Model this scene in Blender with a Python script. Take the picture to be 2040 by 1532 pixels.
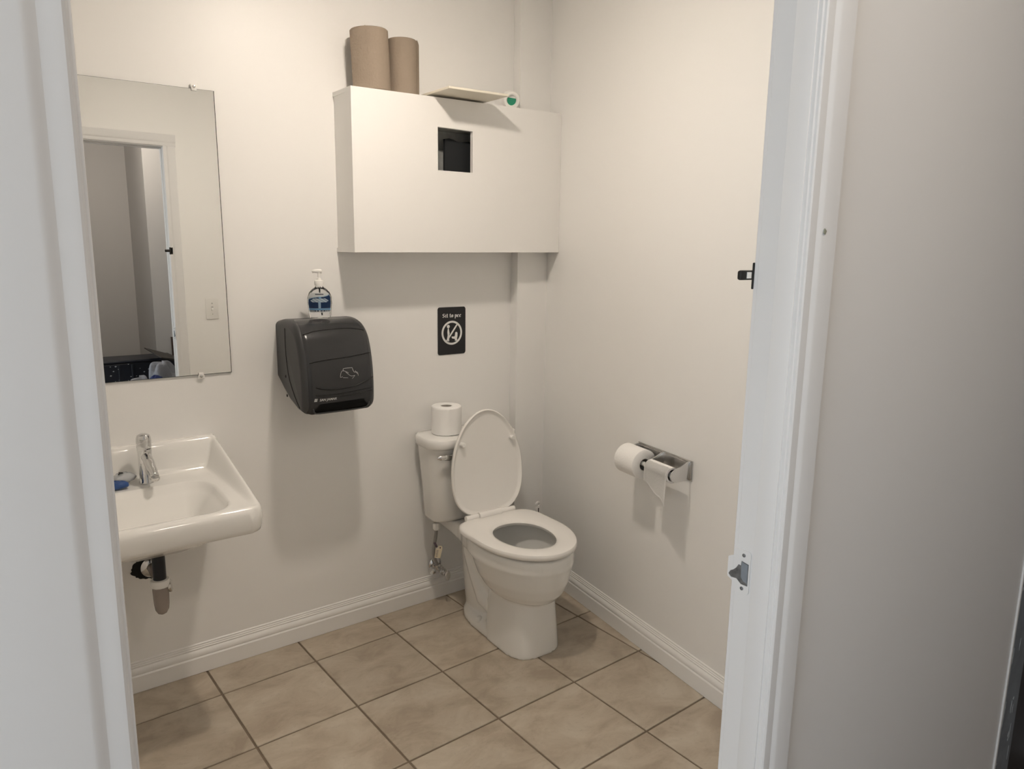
import bpy, bmesh, math, random
from mathutils import Matrix, Vector
random.seed(7)
PI = math.pi
sc = bpy.context.scene
for o in list(bpy.data.objects): bpy.data.objects.remove(o, do_unlink=True)
C = sc.collection

# ------------------------------------------------------------------ camera
cam_d = bpy.data.cameras.new('camera')
cam_d.sensor_width = 36.0; cam_d.sensor_fit = 'HORIZONTAL'
cam_d.lens = 25.533; cam_d.clip_start = 0.02
cam = bpy.data.objects.new('camera', cam_d); C.objects.link(cam)
RX = Vector((0.7993763, -0.6006793, 0.0134857)); UP = Vector((0.0992782, 0.1541881, 0.9830411)); FW = Vector((0.5925718, 0.7844810, -0.1828887))
cam.matrix_world = Matrix(((RX.x, UP.x, -FW.x, -1.98908), (RX.y, UP.y, -FW.y, -2.47670), (RX.z, UP.z, -FW.z, 1.45412), (0, 0, 0, 1)))
sc.camera = cam

# ------------------------------------------------------------------ world (overcast daylight seen by the hall window)
wd = bpy.data.worlds.new('World'); sc.world = wd; wd.use_nodes = True
bg = wd.node_tree.nodes['Background']
bg.inputs[0].default_value = (0.85, 0.93, 1.0, 1); bg.inputs[1].default_value = 6.2
LAMP_STRENGTH = 474.0
LAMP_COLOR = (1.0, 0.885, 0.76)
LAMP_POS = Vector((-1.0, -0.80, 2.37))
sc.cycles.caustics_reflective = False; sc.cycles.caustics_refractive = False; sc.cycles.max_bounces = 7; sc.cycles.glossy_bounces = 3; sc.cycles.transmission_bounces = 6; sc.cycles.use_light_tree = False
wd.cycles.sampling_method = 'MANUAL'; wd.cycles.sample_map_resolution = 64
sc.view_settings.view_transform = 'Standard'; sc.view_settings.look = 'None'
sc.view_settings.exposure = 0.0; sc.view_settings.gamma = 1.0; sc.view_settings.use_curve_mapping = False
# window portal (guides the sky light through the real window opening of the hall)
pd = bpy.data.lights.new('window_portal', 'AREA'); pd.shape = 'RECTANGLE'; pd.size = 1.5; pd.size_y = 1.9
pd.cycles.is_portal = True
po = bpy.data.objects.new('window_portal', pd); C.objects.link(po)
po.location = (-4.35, -2.95, 1.25); po.rotation_euler = (PI/2, 0, -PI/2)

# ------------------------------------------------------------------ materials
def mat(name, col, rough=0.5, metal=0.0, spec=0.5, trans=0.0, ior=1.45, bump=0.0, bscale=60.0, var=0.0, vscale=3.0, coat=0.0, emit=None, estr=0.0, sss=0.0):
    m = bpy.data.materials.new(name); m.use_nodes = True
    nt = m.node_tree; b = nt.nodes['Principled BSDF']
    b.inputs['Base Color'].default_value = (*col, 1); b.inputs['Roughness'].default_value = rough
    b.inputs['Metallic'].default_value = metal; b.inputs['Specular IOR Level'].default_value = spec
    b.inputs['Transmission Weight'].default_value = trans; b.inputs['IOR'].default_value = ior
    b.inputs['Coat Weight'].default_value = coat
    if sss: b.inputs['Subsurface Weight'].default_value = sss; b.inputs['Subsurface Radius'].default_value = (.01, .01, .01)
    if emit: b.inputs['Emission Color'].default_value = (*emit, 1); b.inputs['Emission Strength'].default_value = estr
    tc = nt.nodes.new('ShaderNodeTexCoord')
    if var:
        n = nt.nodes.new('ShaderNodeTexNoise'); n.inputs['Scale'].default_value = vscale; n.inputs['Detail'].default_value = 5
        nt.links.new(tc.outputs['Object'], n.inputs['Vector'])
        mp = nt.nodes.new('ShaderNodeMapRange'); mp.inputs[1].default_value = .3; mp.inputs[2].default_value = .7
        mp.inputs[3].default_value = 1 - var; mp.inputs[4].default_value = 1 + var
        nt.links.new(n.outputs['Fac'], mp.inputs[0])
        h = nt.nodes.new('ShaderNodeHueSaturation'); h.inputs['Color'].default_value = (*col, 1)
        nt.links.new(mp.outputs[0], h.inputs['Value']); nt.links.new(h.outputs[0], b.inputs['Base Color'])
    if bump:
        n = nt.nodes.new('ShaderNodeTexNoise'); n.inputs['Scale'].default_value = bscale; n.inputs['Detail'].default_value = 4
        nt.links.new(tc.outputs['Object'], n.inputs['Vector'])
        bp = nt.nodes.new('ShaderNodeBump'); bp.inputs['Strength'].default_value = bump; bp.inputs['Distance'].default_value = .004
        nt.links.new(n.outputs['Fac'], bp.inputs['Height']); nt.links.new(bp.outputs[0], b.inputs['Normal'])
    return m
M = {}
M['wall'] = mat('wall_paint', (.885, .876, .856), .42)
M['trim'] = mat('trim_paint', (.86, .85, .83), .32)
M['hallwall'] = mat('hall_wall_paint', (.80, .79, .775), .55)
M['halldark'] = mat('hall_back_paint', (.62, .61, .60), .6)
M['casing'] = mat('casing_paint', (.76, .755, .75), .38, bump=.10, bscale=14)
M['ceil'] = mat('ceiling_paint', (.90, .89, .87), .8)
M['box'] = mat('boxing_paint', (.87, .858, .835), .38)
M['porcelain'] = mat('porcelain', (.86, .85, .82), .10, spec=.5, coat=.3)
M['seat'] = mat('seat_plastic', (.88, .86, .825), .20)
M['chrome'] = mat('chrome', (.68, .68, .68), .10, 1.0)
M['chrome_dull'] = mat('worn_chrome', (.66, .65, .63), .26, 1.0, bump=.1, bscale=80)
M['steel'] = mat('braided_steel', (.42, .41, .40), .4, .8, bump=.9, bscale=700)
M['mirror'] = mat('mirror_silver', (.93, .94, .93), .0, 1.0)
M['glassedge'] = mat('mirror_edge', (.06, .07, .07), .3)
M['black'] = mat('black_plastic', (.012, .013, .014), .4)
M['rubber'] = mat('black_pipe', (.010, .012, .017), .35)
M['smoke'] = mat('smoke_plastic', (.030, .031, .033), .24, var=.08, vscale=6)
M['smoke_side'] = mat('smoke_plastic_side', (.042, .043, .045), .38, bump=.1, bscale=300)
M['slot'] = mat('slot_black', (.002, .002, .002), .7)
M['line'] = mat('seam_black', (.003, .003, .004), .4)
M['print'] = mat('grey_print', (.55, .56, .56), .5)
M['kraft'] = mat('kraft_paper', (.305, .245, .190), .85, bump=.35, bscale=120, var=.05, vscale=12)
M['kraft_in'] = mat('kraft_core', (.18, .13, .09), .9)
M['tissue'] = mat('tissue_paper', (.93, .92, .90), .95, bump=.22, bscale=160)
M['tissue_core'] = mat('cardboard_core', (.40, .37, .33), .9)
M['signblack'] = mat('sign_black', (.012, .012, .014), .45)
M['white'] = mat('white_print', (.80, .80, .78), .5)
M['whiteplastic'] = mat('white_plastic', (.84, .83, .80), .3)
M['cream'] = mat('cream_board', (.80, .75, .64), .45)
M['green'] = mat('green_label', (.02, .26, .15), .5)
M['greyp'] = mat('grey_card', (.42, .42, .40), .6)
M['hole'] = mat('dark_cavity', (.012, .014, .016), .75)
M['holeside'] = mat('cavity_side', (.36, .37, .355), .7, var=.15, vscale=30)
M['clear'] = mat('clear_plastic', (.97, .98, .99), .03, trans=1.0, ior=1.42)
M['trapclear'] = mat('cloudy_trap_plastic', (.46, .40, .36), .2, trans=.35, ior=1.3)
M['bluesoap'] = mat('blue_wrapper', (.025, .075, .24), .3)
M['clearwrap'] = mat('clear_wrap', (.80, .83, .86), .12, trans=.55, ior=1.2)
M['tag'] = mat('paper_tag', (.74, .66, .50), .7)
M['tagink'] = mat('tag_ink', (.10, .07, .09), .7)
M['floorboard'] = mat('hall_floor_laminate', (.20, .15, .11), .5, var=.2, vscale=6)
M['grout'] = mat('grout', (.205, .160, .115), .9, bump=.4, bscale=180, var=.14, vscale=5)
M['lampglass'] = mat('lamp_glass', (1, 1, 1), .5, emit=LAMP_COLOR, estr=LAMP_STRENGTH)
M['hallfill'] = mat('hall_fill_glow', (1, 1, 1), .5, emit=(1, .87, .74), estr=78.0)
M['chip'] = mat('old_paint_chip', (.30, .31, .24), .7)
M['dark'] = mat('dark_metal', (.03, .028, .026), .45, .6)
M['latch'] = mat('latch_steel', (.20, .21, .22), .45, .7, var=.3, vscale=120)
M['slate'] = mat('slate_paint', (.21, .235, .265), .5, bump=.2, bscale=40, var=.15, vscale=20)
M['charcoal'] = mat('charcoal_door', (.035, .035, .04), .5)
M['navy'] = mat('navy_plastic', (.008, .011, .020), .4)
M['bag'] = mat('plastic_bag', (.42, .43, .47), .15, trans=.35, ior=1.15, bump=1.0, bscale=60)
M['bluecloth'] = mat('blue_cloth', (.02, .035, .14), .7)
M['brown'] = mat('brown_board', (.085, .055, .045), .6)
M['darkboard'] = mat('dark_board', (.045, .04, .035), .7)
M['speck'] = mat('pale_speck', (.45, .48, .50), .6)
M['sanitary'] = mat('bowl_water', (.75, .78, .78), .02, trans=.8, ior=1.33)

# tile: beige stoneware, different on every tile
def tile_mat():
    m = bpy.data.materials.new('stone_tile'); m.use_nodes = True; nt = m.node_tree; L = nt.links; N = nt.nodes.new
    b = nt.nodes['Principled BSDF']; b.inputs['Roughness'].default_value = .42
    geo = N('ShaderNodeNewGeometry'); oi = N('ShaderNodeObjectInfo')
    off = N('ShaderNodeVectorMath'); off.operation = 'SCALE'; off.inputs[3].default_value = 13.0
    cmb = N('ShaderNodeCombineXYZ'); L.new(oi.outputs['Random'], cmb.inputs[0]); L.new(oi.outputs['Random'], cmb.inputs[1])
    L.new(cmb.outputs[0], off.inputs[0])
    add = N('ShaderNodeVectorMath'); L.new(geo.outputs['Position'], add.inputs[0]); L.new(off.outputs[0], add.inputs[1])
    mp = N('ShaderNodeMapping'); mp.inputs['Scale'].default_value = (1, 1.4, 1); mp.inputs['Rotation'].default_value = (0, 0, .35)
    L.new(add.outputs[0], mp.inputs[0])
    n1 = N('ShaderNodeTexNoise'); n1.inputs['Scale'].default_value = 6.5; n1.inputs['Detail'].default_value = 7; n1.inputs['Roughness'].default_value = .62; n1.inputs['Distortion'].default_value = .5
    L.new(mp.outputs[0], n1.inputs['Vector'])
    r1 = N('ShaderNodeValToRGB'); e = r1.color_ramp.elements
    e[0].position = .36; e[0].color = (.385, .318, .245, 1); e[1].position = .66; e[1].color = (.545, .480, .390, 1)
    k = r1.color_ramp.elements.new(.5); k.color = (.470, .402, .315, 1)
    L.new(n1.outputs['Fac'], r1.inputs[0])
    n2 = N('ShaderNodeTexNoise'); n2.inputs['Scale'].default_value = 42; n2.inputs['Detail'].default_value = 6; n2.inputs['Roughness'].default_value = .7
    L.new(mp.outputs[0], n2.inputs['Vector'])
    r2 = N('ShaderNodeValToRGB'); r2.color_ramp.elements[0].position = .56; r2.color_ramp.elements[0].color = (0, 0, 0, 1); r2.color_ramp.elements[1].position = .80; r2.color_ramp.elements[1].color = (1, 1, 1, 1)
    L.new(n2.outputs['Fac'], r2.inputs[0])
    mix = N('ShaderNodeMix'); mix.data_type = 'RGBA'; mix.blend_type = 'MIX'
    mu = N('ShaderNodeMath'); mu.operation = 'MULTIPLY'; mu.inputs[1].default_value = .55; L.new(r2.outputs[0], mu.inputs[0])
    L.new(mu.outputs[0], mix.inputs[0]); L.new(r1.outputs[0], mix.inputs[6]); mix.inputs[7].default_value = (.27, .21, .165, 1)
    h = N('ShaderNodeHueSaturation'); L.new(mix.outputs[2], h.inputs['Color'])
    mr = N('ShaderNodeMapRange'); mr.inputs[3].default_value = .93; mr.inputs[4].default_value = 1.07; L.new(oi.outputs['Random'], mr.inputs[0]); L.new(mr.outputs[0], h.inputs['Value'])
    L.new(h.outputs[0], b.inputs['Base Color'])
    bp = N('ShaderNodeBump'); bp.inputs['Strength'].default_value = .25; bp.inputs['Distance'].default_value = .003; L.new(n2.outputs['Fac'], bp.inputs['Height']); L.new(bp.outputs[0], b.inputs['Normal'])
    return m
M['tile'] = tile_mat()

# ------------------------------------------------------------------ helpers
def T(x, y, z): return Matrix.Translation((x, y, z))
def link(name, me, m, parent=None, smooth=False, label=None):
    o = bpy.data.objects.new(name, me); C.objects.link(o)
    if m is not None:
        me.materials.clear()
        for k in (m if isinstance(m, (list, tuple)) else [m]): me.materials.append(M[k] if isinstance(k, str) else k)
    if smooth:
        for p in me.polygons: p.use_smooth = True
        if smooth is not True: me.set_sharp_from_angle(angle=math.radians(smooth))
    if parent is not None:
        o.parent = parent
        if parent.get('_root'): o.matrix_parent_inverse = Matrix.Translation(-parent.location)
    if label: o['label'] = label
    return o
class MB:
    """collects geometry in world space (after xf) for one mesh"""
    def __init__(s, xf=None): s.bm = bmesh.new(); s.xf = xf or Matrix()
    def face(s, vs, mi=0):
        try: f = s.bm.faces.new(vs); f.material_index = mi; return f
        except ValueError: return None
    def v(s, p): return s.bm.verts.new(s.xf @ Vector(p))
    def poly(s, pts, mi=0): return s.face([s.v(p) for p in pts], mi)
    def box(s, a, b, bev=0.0, seg=2, mi=0):
        x0, x1 = sorted((a[0], b[0])); y0, y1 = sorted((a[1], b[1])); z0, z1 = sorted((a[2], b[2]))
        return s.hexa([(x0,y0,z0),(x1,y0,z0),(x1,y1,z0),(x0,y1,z0),(x0,y0,z1),(x1,y0,z1),(x1,y1,z1),(x0,y1,z1)], bev, seg, mi)
    def hexa(s, P, bev=0.0, seg=2, mi=0):
        V = [s.v(p) for p in P]
        F = [s.face([V[i] for i in q], mi) for q in ((0,3,2,1),(4,5,6,7),(0,1,5,4),(1,2,6,5),(2,3,7,6),(3,0,4,7))]
        if bev:
            es = list({e for f in F for e in f.edges})
            bmesh.ops.bevel(s.bm, geom=es, offset=bev, segments=seg, affect='EDGES', profile=.5)
        return V
    def prism(s, pts, y0, y1, axis='y', bev=0, seg=2, mi=0):
        """polygon of (a,b) extruded along an axis: y -> (a,y,b); x -> (x,a,b); z -> (a,b,z)"""
        f = {'y': lambda a, b, t: (a, t, b), 'x': lambda a, b, t: (t, a, b), 'z': lambda a, b, t: (a, b, t)}[axis]
        A = [s.v(f(a, b, y0)) for a, b in pts]; B = [s.v(f(a, b, y1)) for a, b in pts]
        n = len(pts); F = [s.face(A[::-1], mi), s.face(B, mi)]
        for i in range(n): F.append(s.face([A[i], A[(i+1)%n], B[(i+1)%n], B[i]], mi))
        if bev:
            es = [e for e in F[0].edges] + [e for e in F[1].edges]
            bmesh.ops.bevel(s.bm, geom=es, offset=bev, segments=seg, affect='EDGES', profile=.5)
    def loft(s, rings, cap0=True, cap1=True, closed=True, mi=0):
        R = [[s.v(p) for p in r] for r in rings]; n = len(R[0])
        for a, b in zip(R, R[1:]):
            for i in range(n if closed else n-1):
                s.face([a[i], a[(i+1)%n], b[(i+1)%n], b[i]], mi)
        if cap0: s.face(R[0][::-1], mi)
        if cap1: s.face(R[-1], mi)
        return R
    def lathe(s, prof, o=(0,0,0), axis=(0,0,1), n=32, mi=0, sx=1.0, sy=1.0):
        ax = Vector(axis).normalized(); t = Vector((1,0,0)) if abs(ax.x) < .9 else Vector((0,1,0))
        u = t - ax*t.dot(ax); u.normalize(); w = ax.cross(u); o = Vector(o)
        rings = []
        for r, h in prof:
            rings.append([o + ax*h + (u*math.cos(k*2*PI/n)*sx + w*math.sin(k*2*PI/n)*sy)*max(r, 1e-5) for k in range(n)])
        s.loft(rings, prof[0][0] > 1e-4, prof[-1][0] > 1e-4, True, mi)
    def tube(s, pts, r, n=12, mi=0, cap=True, flat=1.0):
        P = [Vector(p) for p in pts]; R = r if isinstance(r, (list, tuple)) else [r]*len(P)
        rings = []; prev = None
        for i, p in enumerate(P):
            d = (P[min(i+1, len(P)-1)] - P[max(i-1, 0)]).normalized()
            if prev is None:
                t = Vector((0,0,1)) if abs(d.z) < .9 else Vector((1,0,0)); u = (t - d*t.dot(d)).normalized()
            else: u = (prev - d*prev.dot(d)).normalized()
            prev = u; w = d.cross(u)
            rings.append([p + (u*math.cos(k*2*PI/n) + w*math.sin(k*2*PI/n)*flat)*R[i] for k in range(n)])
        s.loft(rings, cap, cap, True, mi)
    def build(s, name, m, parent=None, smooth=False, label=None):
        bmesh.ops.recalc_face_normals(s.bm, faces=s.bm.faces[:])
        me = bpy.data.meshes.new(name); s.bm.to_mesh(me); s.bm.free()
        return link(name, me, m, parent, smooth, label)
def tag(o, label, cat, group=None):
    o['label'] = label; o['category'] = cat
    if group: o['group'] = group
    return o
def thing(name, loc, label, cat, group=None):
    o = bpy.data.objects.new(name, None); C.objects.link(o); o.location = loc; o.empty_display_size = .05
    o['_root'] = 1; return tag(o, label, cat, group)
def struct(o): o['kind'] = 'structure'; return o
def smooth_path(pts, n=6):
    """Catmull-Rom through points"""
    P = [Vector(p) for p in pts]; out = []
    for i in range(len(P)-1):
        a, b, c, d = P[max(i-1,0)], P[i], P[i+1], P[min(i+2,len(P)-1)]
        for k in range(n):
            t = k/n
            out.append(.5*((2*b) + (c-a)*t + (2*a-5*b+4*c-d)*t*t + (3*b-a-3*c+d)*t**3))
    out.append(P[-1]); return out
def rrect(x0, x1, y0, y1, r, n=6):
    pts = []
    for cx, cy, a0 in ((x1-r, y1-r, 0), (x0+r, y1-r, PI/2), (x0+r, y0+r, PI), (x1-r, y0+r, 1.5*PI)):
        for k in range(n+1):
            a = a0 + k*PI/2/n; pts.append((cx + r*math.cos(a), cy + r*math.sin(a)))
    return pts
def evaluated(o):
    dg = bpy.context.evaluated_depsgraph_get(); dg.update()
    return bpy.data.meshes.new_from_object(o.evaluated_get(dg))
def text_mesh(s, size, offset=0.0, shear=0.0):
    cu = bpy.data.curves.new('txt', 'FONT'); cu.body = s; cu.size = size; cu.align_x = 'CENTER'; cu.extrude = 0.0003; cu.offset = offset; cu.resolution_u = 3; cu.shear = shear
    o = bpy.data.objects.new('txt', cu); C.objects.link(o); me = evaluated(o)
    bpy.data.objects.remove(o, do_unlink=True); return me

# ------------------------------------------------------------------ geometry of the place
BB = 0.016                                      # baseboard thickness
RD = Vector((-0.1410, -0.9900, 0)).normalized() # right wall direction, towards the door
RN = Vector((-RD.y, RD.x, 0)); RN = RN if RN.x < 0 else -RN   # into the room
RW = Vector((0.0245, 0.0, 0))                   # right wall meets back wall
def rw(d, out=0.0, z=0.0): p = RW + RD*d + RN*out; return (p.x, p.y, z)
def rw_y(y, out=0.0): return (y - (RN*out).y)/RD.y
HC = 2.46; YD = -1.838; YB = -1.8450; YH = -1.908; XL = -2.12; XJ = -1.070; XJL = -1.918; DH = 1.962
def q4(mb, p, z0, z1): mb.hexa([(p[i][0], p[i][1], z0) for i in range(4)] + [(p[i][0], p[i][1], z1) for i in range(4)])

# floor bed + tiles
mb = MB(); q4(mb, [(XL-.1, YH-.02), (.4, YH-.02), (.4, .12), (XL-.1, .12)], -.12, -.0035)
floor = struct(mb.build('floor', 'grout'))
TS = 0.325; ang = math.radians(1.39974); gc, gs = math.cos(ang), math.sin(ang)
def g2w(i, j): return (-1.435 + (gc*i - gs*(-j))*TS, -.183 + (gs*i + gc*(-j))*TS)
def clip(poly, n, k):
    out = []
    for a, b in zip(poly, poly[1:]+poly[:1]):
        da = n[0]*a[0]+n[1]*a[1]-k; db = n[0]*b[0]+n[1]*b[1]-k
        if da <= 0: out.append(a)
        if da*db < 0: t = da/(da-db); out.append((a[0]+t*(b[0]-a[0]), a[1]+t*(b[1]-a[1])))
    return out
rk = -(RN.x*RW.x + RN.y*RW.y)
full_mesh = None; g = .0032/TS
for i in range(-3, 6):
    for j in range(-1, 6):
        P = [g2w(i+g, j+1-g), g2w(i+1-g, j+1-g), g2w(i+1-g, j+g), g2w(i+g, j+g)]
        Q = P
        for n, k in (((0, 1), -.004), ((0, -1), -YH+.01), ((-1, 0), -XL-.006), ((-RN.x, -RN.y), rk-.004)): Q = clip(Q, n, k) if Q else Q
        if len(Q) < 3: continue
        area = abs(sum(a[0]*b[1]-a[1]*b[0] for a, b in zip(Q, Q[1:]+Q[:1])))/2
        if area < 2e-4: continue
        whole = Q == P
        cx, cy = (sum(p[0] for p in P)/4, sum(p[1] for p in P)/4)
        if whole and full_mesh: me = full_mesh
        else:
            mb = MB(); A = [mb.v((x-cx, y-cy, 0)) for x, y in Q]; f = mb.face(A)
            ext = bmesh.ops.extrude_face_region(mb.bm, geom=[f]); bot = [v for v in ext['geom'] if isinstance(v, bmesh.types.BMVert)]
            for v in A: v.co.z = -.010
            for v in bot: v.co.z = 0
            top = [e for e in mb.bm.edges if all(abs(v.co.z) < 1e-6 for v in e.verts)]
            bmesh.ops.bevel(mb.bm, geom=top, offset=.0022, segments=2, affect='EDGES', profile=.5)
            bmesh.ops.recalc_face_normals(mb.bm, faces=mb.bm.faces[:])
            me = bpy.data.meshes.new('tile'); mb.bm.to_mesh(me); mb.bm.free(); me.materials.append(M['tile'])
            if whole: full_mesh = me
        o = bpy.data.objects.new('tile', me); C.objects.link(o); o.parent = floor; o.location = (cx, cy, 0)

# bathroom shell
mb = MB(); mb.box((XL-.1, 0, -.1), (.32, .12, HC)); wall_back = struct(mb.build('wall_back', 'wall'))
mb = MB(); a, b = rw(-.02), rw(rw_y(YB-.001)); c = (b[0]+.12, b[1]); d = (a[0]+.12, a[1])
q4(mb, [b, c, d, a], -.1, HC); struct(mb.build('wall_right', 'wall'))
mb = MB(); mb.box((XL-.12, YH, -.1), (XL, 0, HC)); struct(mb.build('wall_left', 'wall'))
mb = MB()
for (x0, x1, z0, z1) in ((XL-2.2, XJL-.02, -.1, HC), (XJ+.02, 2.6, -.1, HC), (XJL-.02, XJ+.02, DH+.02, HC)): mb.box((x0, YB, z0), (x1, YH, z1), mi=0)
wf = struct(mb.build('wall_front', ['wall', 'hallwall']))
for p in wf.data.polygons:
    if p.normal.y < -.5: p.material_index = 1
mb = MB(); mb.box((XL-2.3, -4.05, HC), (2.7, .12, HC+.1)); struct(mb.build('ceiling', 'ceil'))

# pipe chase in the corner and baseboards
cr = rw(rw_y(-.058, 0)); 
mb = MB(); q4(mb, [(-.141, -.058), (cr[0], -.058), (RW.x, -.0005), (-.131, -.0005)], 0, HC)
struct(mb.build('trim_1', 'wall'))
prof = [(0, 0), (BB, 0), (BB, .055), (BB-.002, .058), (BB-.0035, .060), (BB-.002, .0625), (BB-.0015, .068), (BB-.003, .075), (BB-.007, .0815), (BB-.0085, .083), (BB-.0075, .085), (BB-.0075, .0885), (BB-.010, .090), (BB-.010, .0945), (BB-.0125, .096), (BB-.0125, .1015), (0, .104)]
def baseboard(name, p0, p1, n, skew0=0.0, skew1=0.0):
    d = (Vector(p1)-Vector(p0)).normalized(); n = Vector(n); mb = MB()
    mb.loft([[Vector(p) + n*o + d*(sk*o) + Vector((0, 0, z+.0012)) for o, z in prof] for p, sk in ((p0, skew0), (p1, skew1))])
    return struct(mb.build(name, 'trim', smooth=25))
baseboard('baseboard_back', (XL, 0, 0), (-.142, 0, 0), (0, -1, 0))
baseboard('baseboard_right', rw(rw_y(-.059)), rw(rw_y(YB+.001)), RN)
baseboard('baseboard_column', (-.141, -.058, 0), (cr[0]-.004, -.058, 0), (0, -1, 0))
baseboard('baseboard_front', (XJ+.075, YB, 0), (-.27, YB, 0), (0, 1, 0))

# door frame: jambs, stops, casings
mb = MB(); mb.box((XJ, YB+.002, 0), (XJ+.02, YH-.004, DH+.02), .0015, 1)
mb.box((XJL-.02, YB+.002, 0), (XJL, YH-.004, DH+.02), .0015, 1); mb.box((XJL, YB+.002, DH), (XJ, YH-.004, DH+.02), .0015, 1)
jamb = struct(mb.build('door_1', 'casing'))
mb = MB(); mb.box((XJ-.0022, -1.874, 0), (XJ+.001, YH+.003, DH), .001, 2); mb.build('door_stop', 'casing', jamb, 30)
mb = MB(); mb.box((XJL-.001, -1.874, 0), (XJL+.003, YH+.003, DH), .0015, 2); mb.build('door_stop', 'casing', jamb, 30)
mb = MB(); mb.box((XJL, -1.874, DH-.008), (XJ, YH+.003, DH+.001), .003, 2); mb.build('door_stop', 'casing', jamb, 30)
cprof = [(0, 0), (0, .0075), (.002, .0092), (.008, .0100), (.016, .0100), (.019, .0112), (.022, .0132), (.026, .0142), (.045, .0158), (.056, .0160), (.0595, .0140), (.0605, 0)]
cwide = [(a if a < .03 else a + .07, b) for a, b in cprof]
def casing(name, side, y, sgn, x_in, w=1.0, cprof=cprof):
    mb = MB(); xs = 1 if side > 0 else -1
    mb.loft([[(x_in + xs*a*w, y + sgn*b, z) for a, b in cprof] for z in (0, DH+.004)])
    return struct(mb.build(name, 'casing', smooth=20))
tr2 = casing('trim_2', 1, YH, -1, XJ+.002, 1.03); casing('trim_3', -1, YH, -1, XJL-.002, 1.0, cwide)
casing('trim_4', 1, YB, 1, XJ+.0012); casing('trim_5', -1, YB, 1, XJL-.0012)
for nm, y, s in (('trim_6', YH, -1), ('trim_7', YB, 1)):
    mb = MB(); mb.loft([[(x, y + s*b, DH+.004+a) for a, b in cprof] for x in (XJL-.0625, XJ+.0645)]); struct(mb.build(nm, 'casing', smooth=20))

mb = MB(); mb.prism([(XJ+.0270, 1.482), (XJ+.0315, 1.480), (XJ+.034, 1.4845), (XJ+.029, 1.488)], YH-.0150, YH-.0162, 'y'); mb.build('nail_chip', 'chip', tr2)
# hall beyond the door
HY = -3.90
mb = MB(); mb.box((XL-2.2, HY-.1, -.12), (2.6, YH-.021, -.0)); struct(mb.build('floor_hall', 'floorboard'))
mb = MB()
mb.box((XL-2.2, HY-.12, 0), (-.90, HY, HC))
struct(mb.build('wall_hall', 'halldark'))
mb = MB(); mb.box((-1.56, HY, 0), (-1.46, -2.95, HC)); struct(mb.build('hall_light_blocker', 'halldark'))  # unseen stub, added to keep window light off the hall corner
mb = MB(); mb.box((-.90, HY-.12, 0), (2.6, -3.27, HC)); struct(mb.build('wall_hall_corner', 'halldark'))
mb = MB()
for (y0, y1, z0, z1) in ((HY, -3.7, 0, HC), (-2.2, YH, 0, HC), (-3.7, -2.2, 0, .3), (-3.7, -2.2, 2.2, HC)): mb.box((XL-2.3, y0, z0), (XL-2.2, y1, z1))
struct(mb.build('wall_hall_left', 'hallwall'))
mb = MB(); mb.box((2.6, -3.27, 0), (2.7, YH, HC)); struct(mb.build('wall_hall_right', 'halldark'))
mb = MB()
for (y0, y1, z0, z1) in ((-3.7, -3.66, .3, 2.2), (-2.24, -2.2, .3, 2.2), (-3.66, -2.24, .3, .34), (-3.66, -2.24, 2.16, 2.2), (-2.97, -2.93, .34, 2.16)): mb.box((XL-2.28, y0, z0), (XL-2.23, y1, z1))
struct(mb.build('window_1', 'casing'))
# slate-painted frame at the far end of the hall wall
mb = MB(); mb.box((-.004, YH, 0), (.006, YH-.005, 2.05), .002, 2); d2 = struct(mb.build('door_2', 'casing'))
mb = MB(); mb.box((.0065, YH-.0005, 0), (.105, YH-.003, 2.05), .002, 1); mb.build('frame_face', 'slate', d2)
mb = MB(); mb.box((.1055, YH-.0005, 0), (.42, YH-.002, 2.05)); mb.build('frame_dark_strip', 'charcoal', d2)  # flat charcoal strip beside the slate face
mb = MB()
random.seed(3)
for k in range(40):
    z = random.uniform(.05, .75); x = random.choice([random.uniform(.002, .016), random.uniform(.05, .105)]) ; w = random.uniform(.002, .010); h = random.uniform(.008, .05)
    mb.prism([(x-w/2, z), (x+w*.2, z-h*.4), (x+w/2, z+h*.2), (x+w*.1, z+h*.6)], YH-.0031, YH-.0036, 'y')
mb.build('paint_chips', 'speck', d2)['kind'] = 'stuff'

# ------------------------------------------------------------------ ceiling lamp (above the frame)
def ceiling_lamp(x, y, z, r, h, m, label):
    t = thing('ceiling_lamp', (x, y, HC), label, 'lamp')
    mb = MB(); mb.lathe([(r+.012, 0), (r+.012, z-HC+.004), (r+.006, z-HC+.001), (r+.002, z-HC+.001)], (x, y, HC-.0005), (0, 0, 1), 32); mb.build('lamp_base', 'whiteplastic', t, 40)
    mb = MB(); mb.lathe([(r*math.cos(a*PI/2/8), -h*math.sin(a*PI/2/8)) for a in range(9)], (x, y, z), (0, 0, 1), 32); mb.build('lamp_dome', m, t, True)
ceiling_lamp(LAMP_POS.x, LAMP_POS.y, LAMP_POS.z+.015, .050, .0185, 'lampglass', 'warm domed ceiling lamp lighting the washroom from above the frame')
ceiling_lamp(-1.10, -2.75, HC-.03, .10, .05, 'hallfill', 'unseen dim ceiling lamp added to light the hall outside the door')  # added out of view, gives the hall its warm light from above

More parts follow.
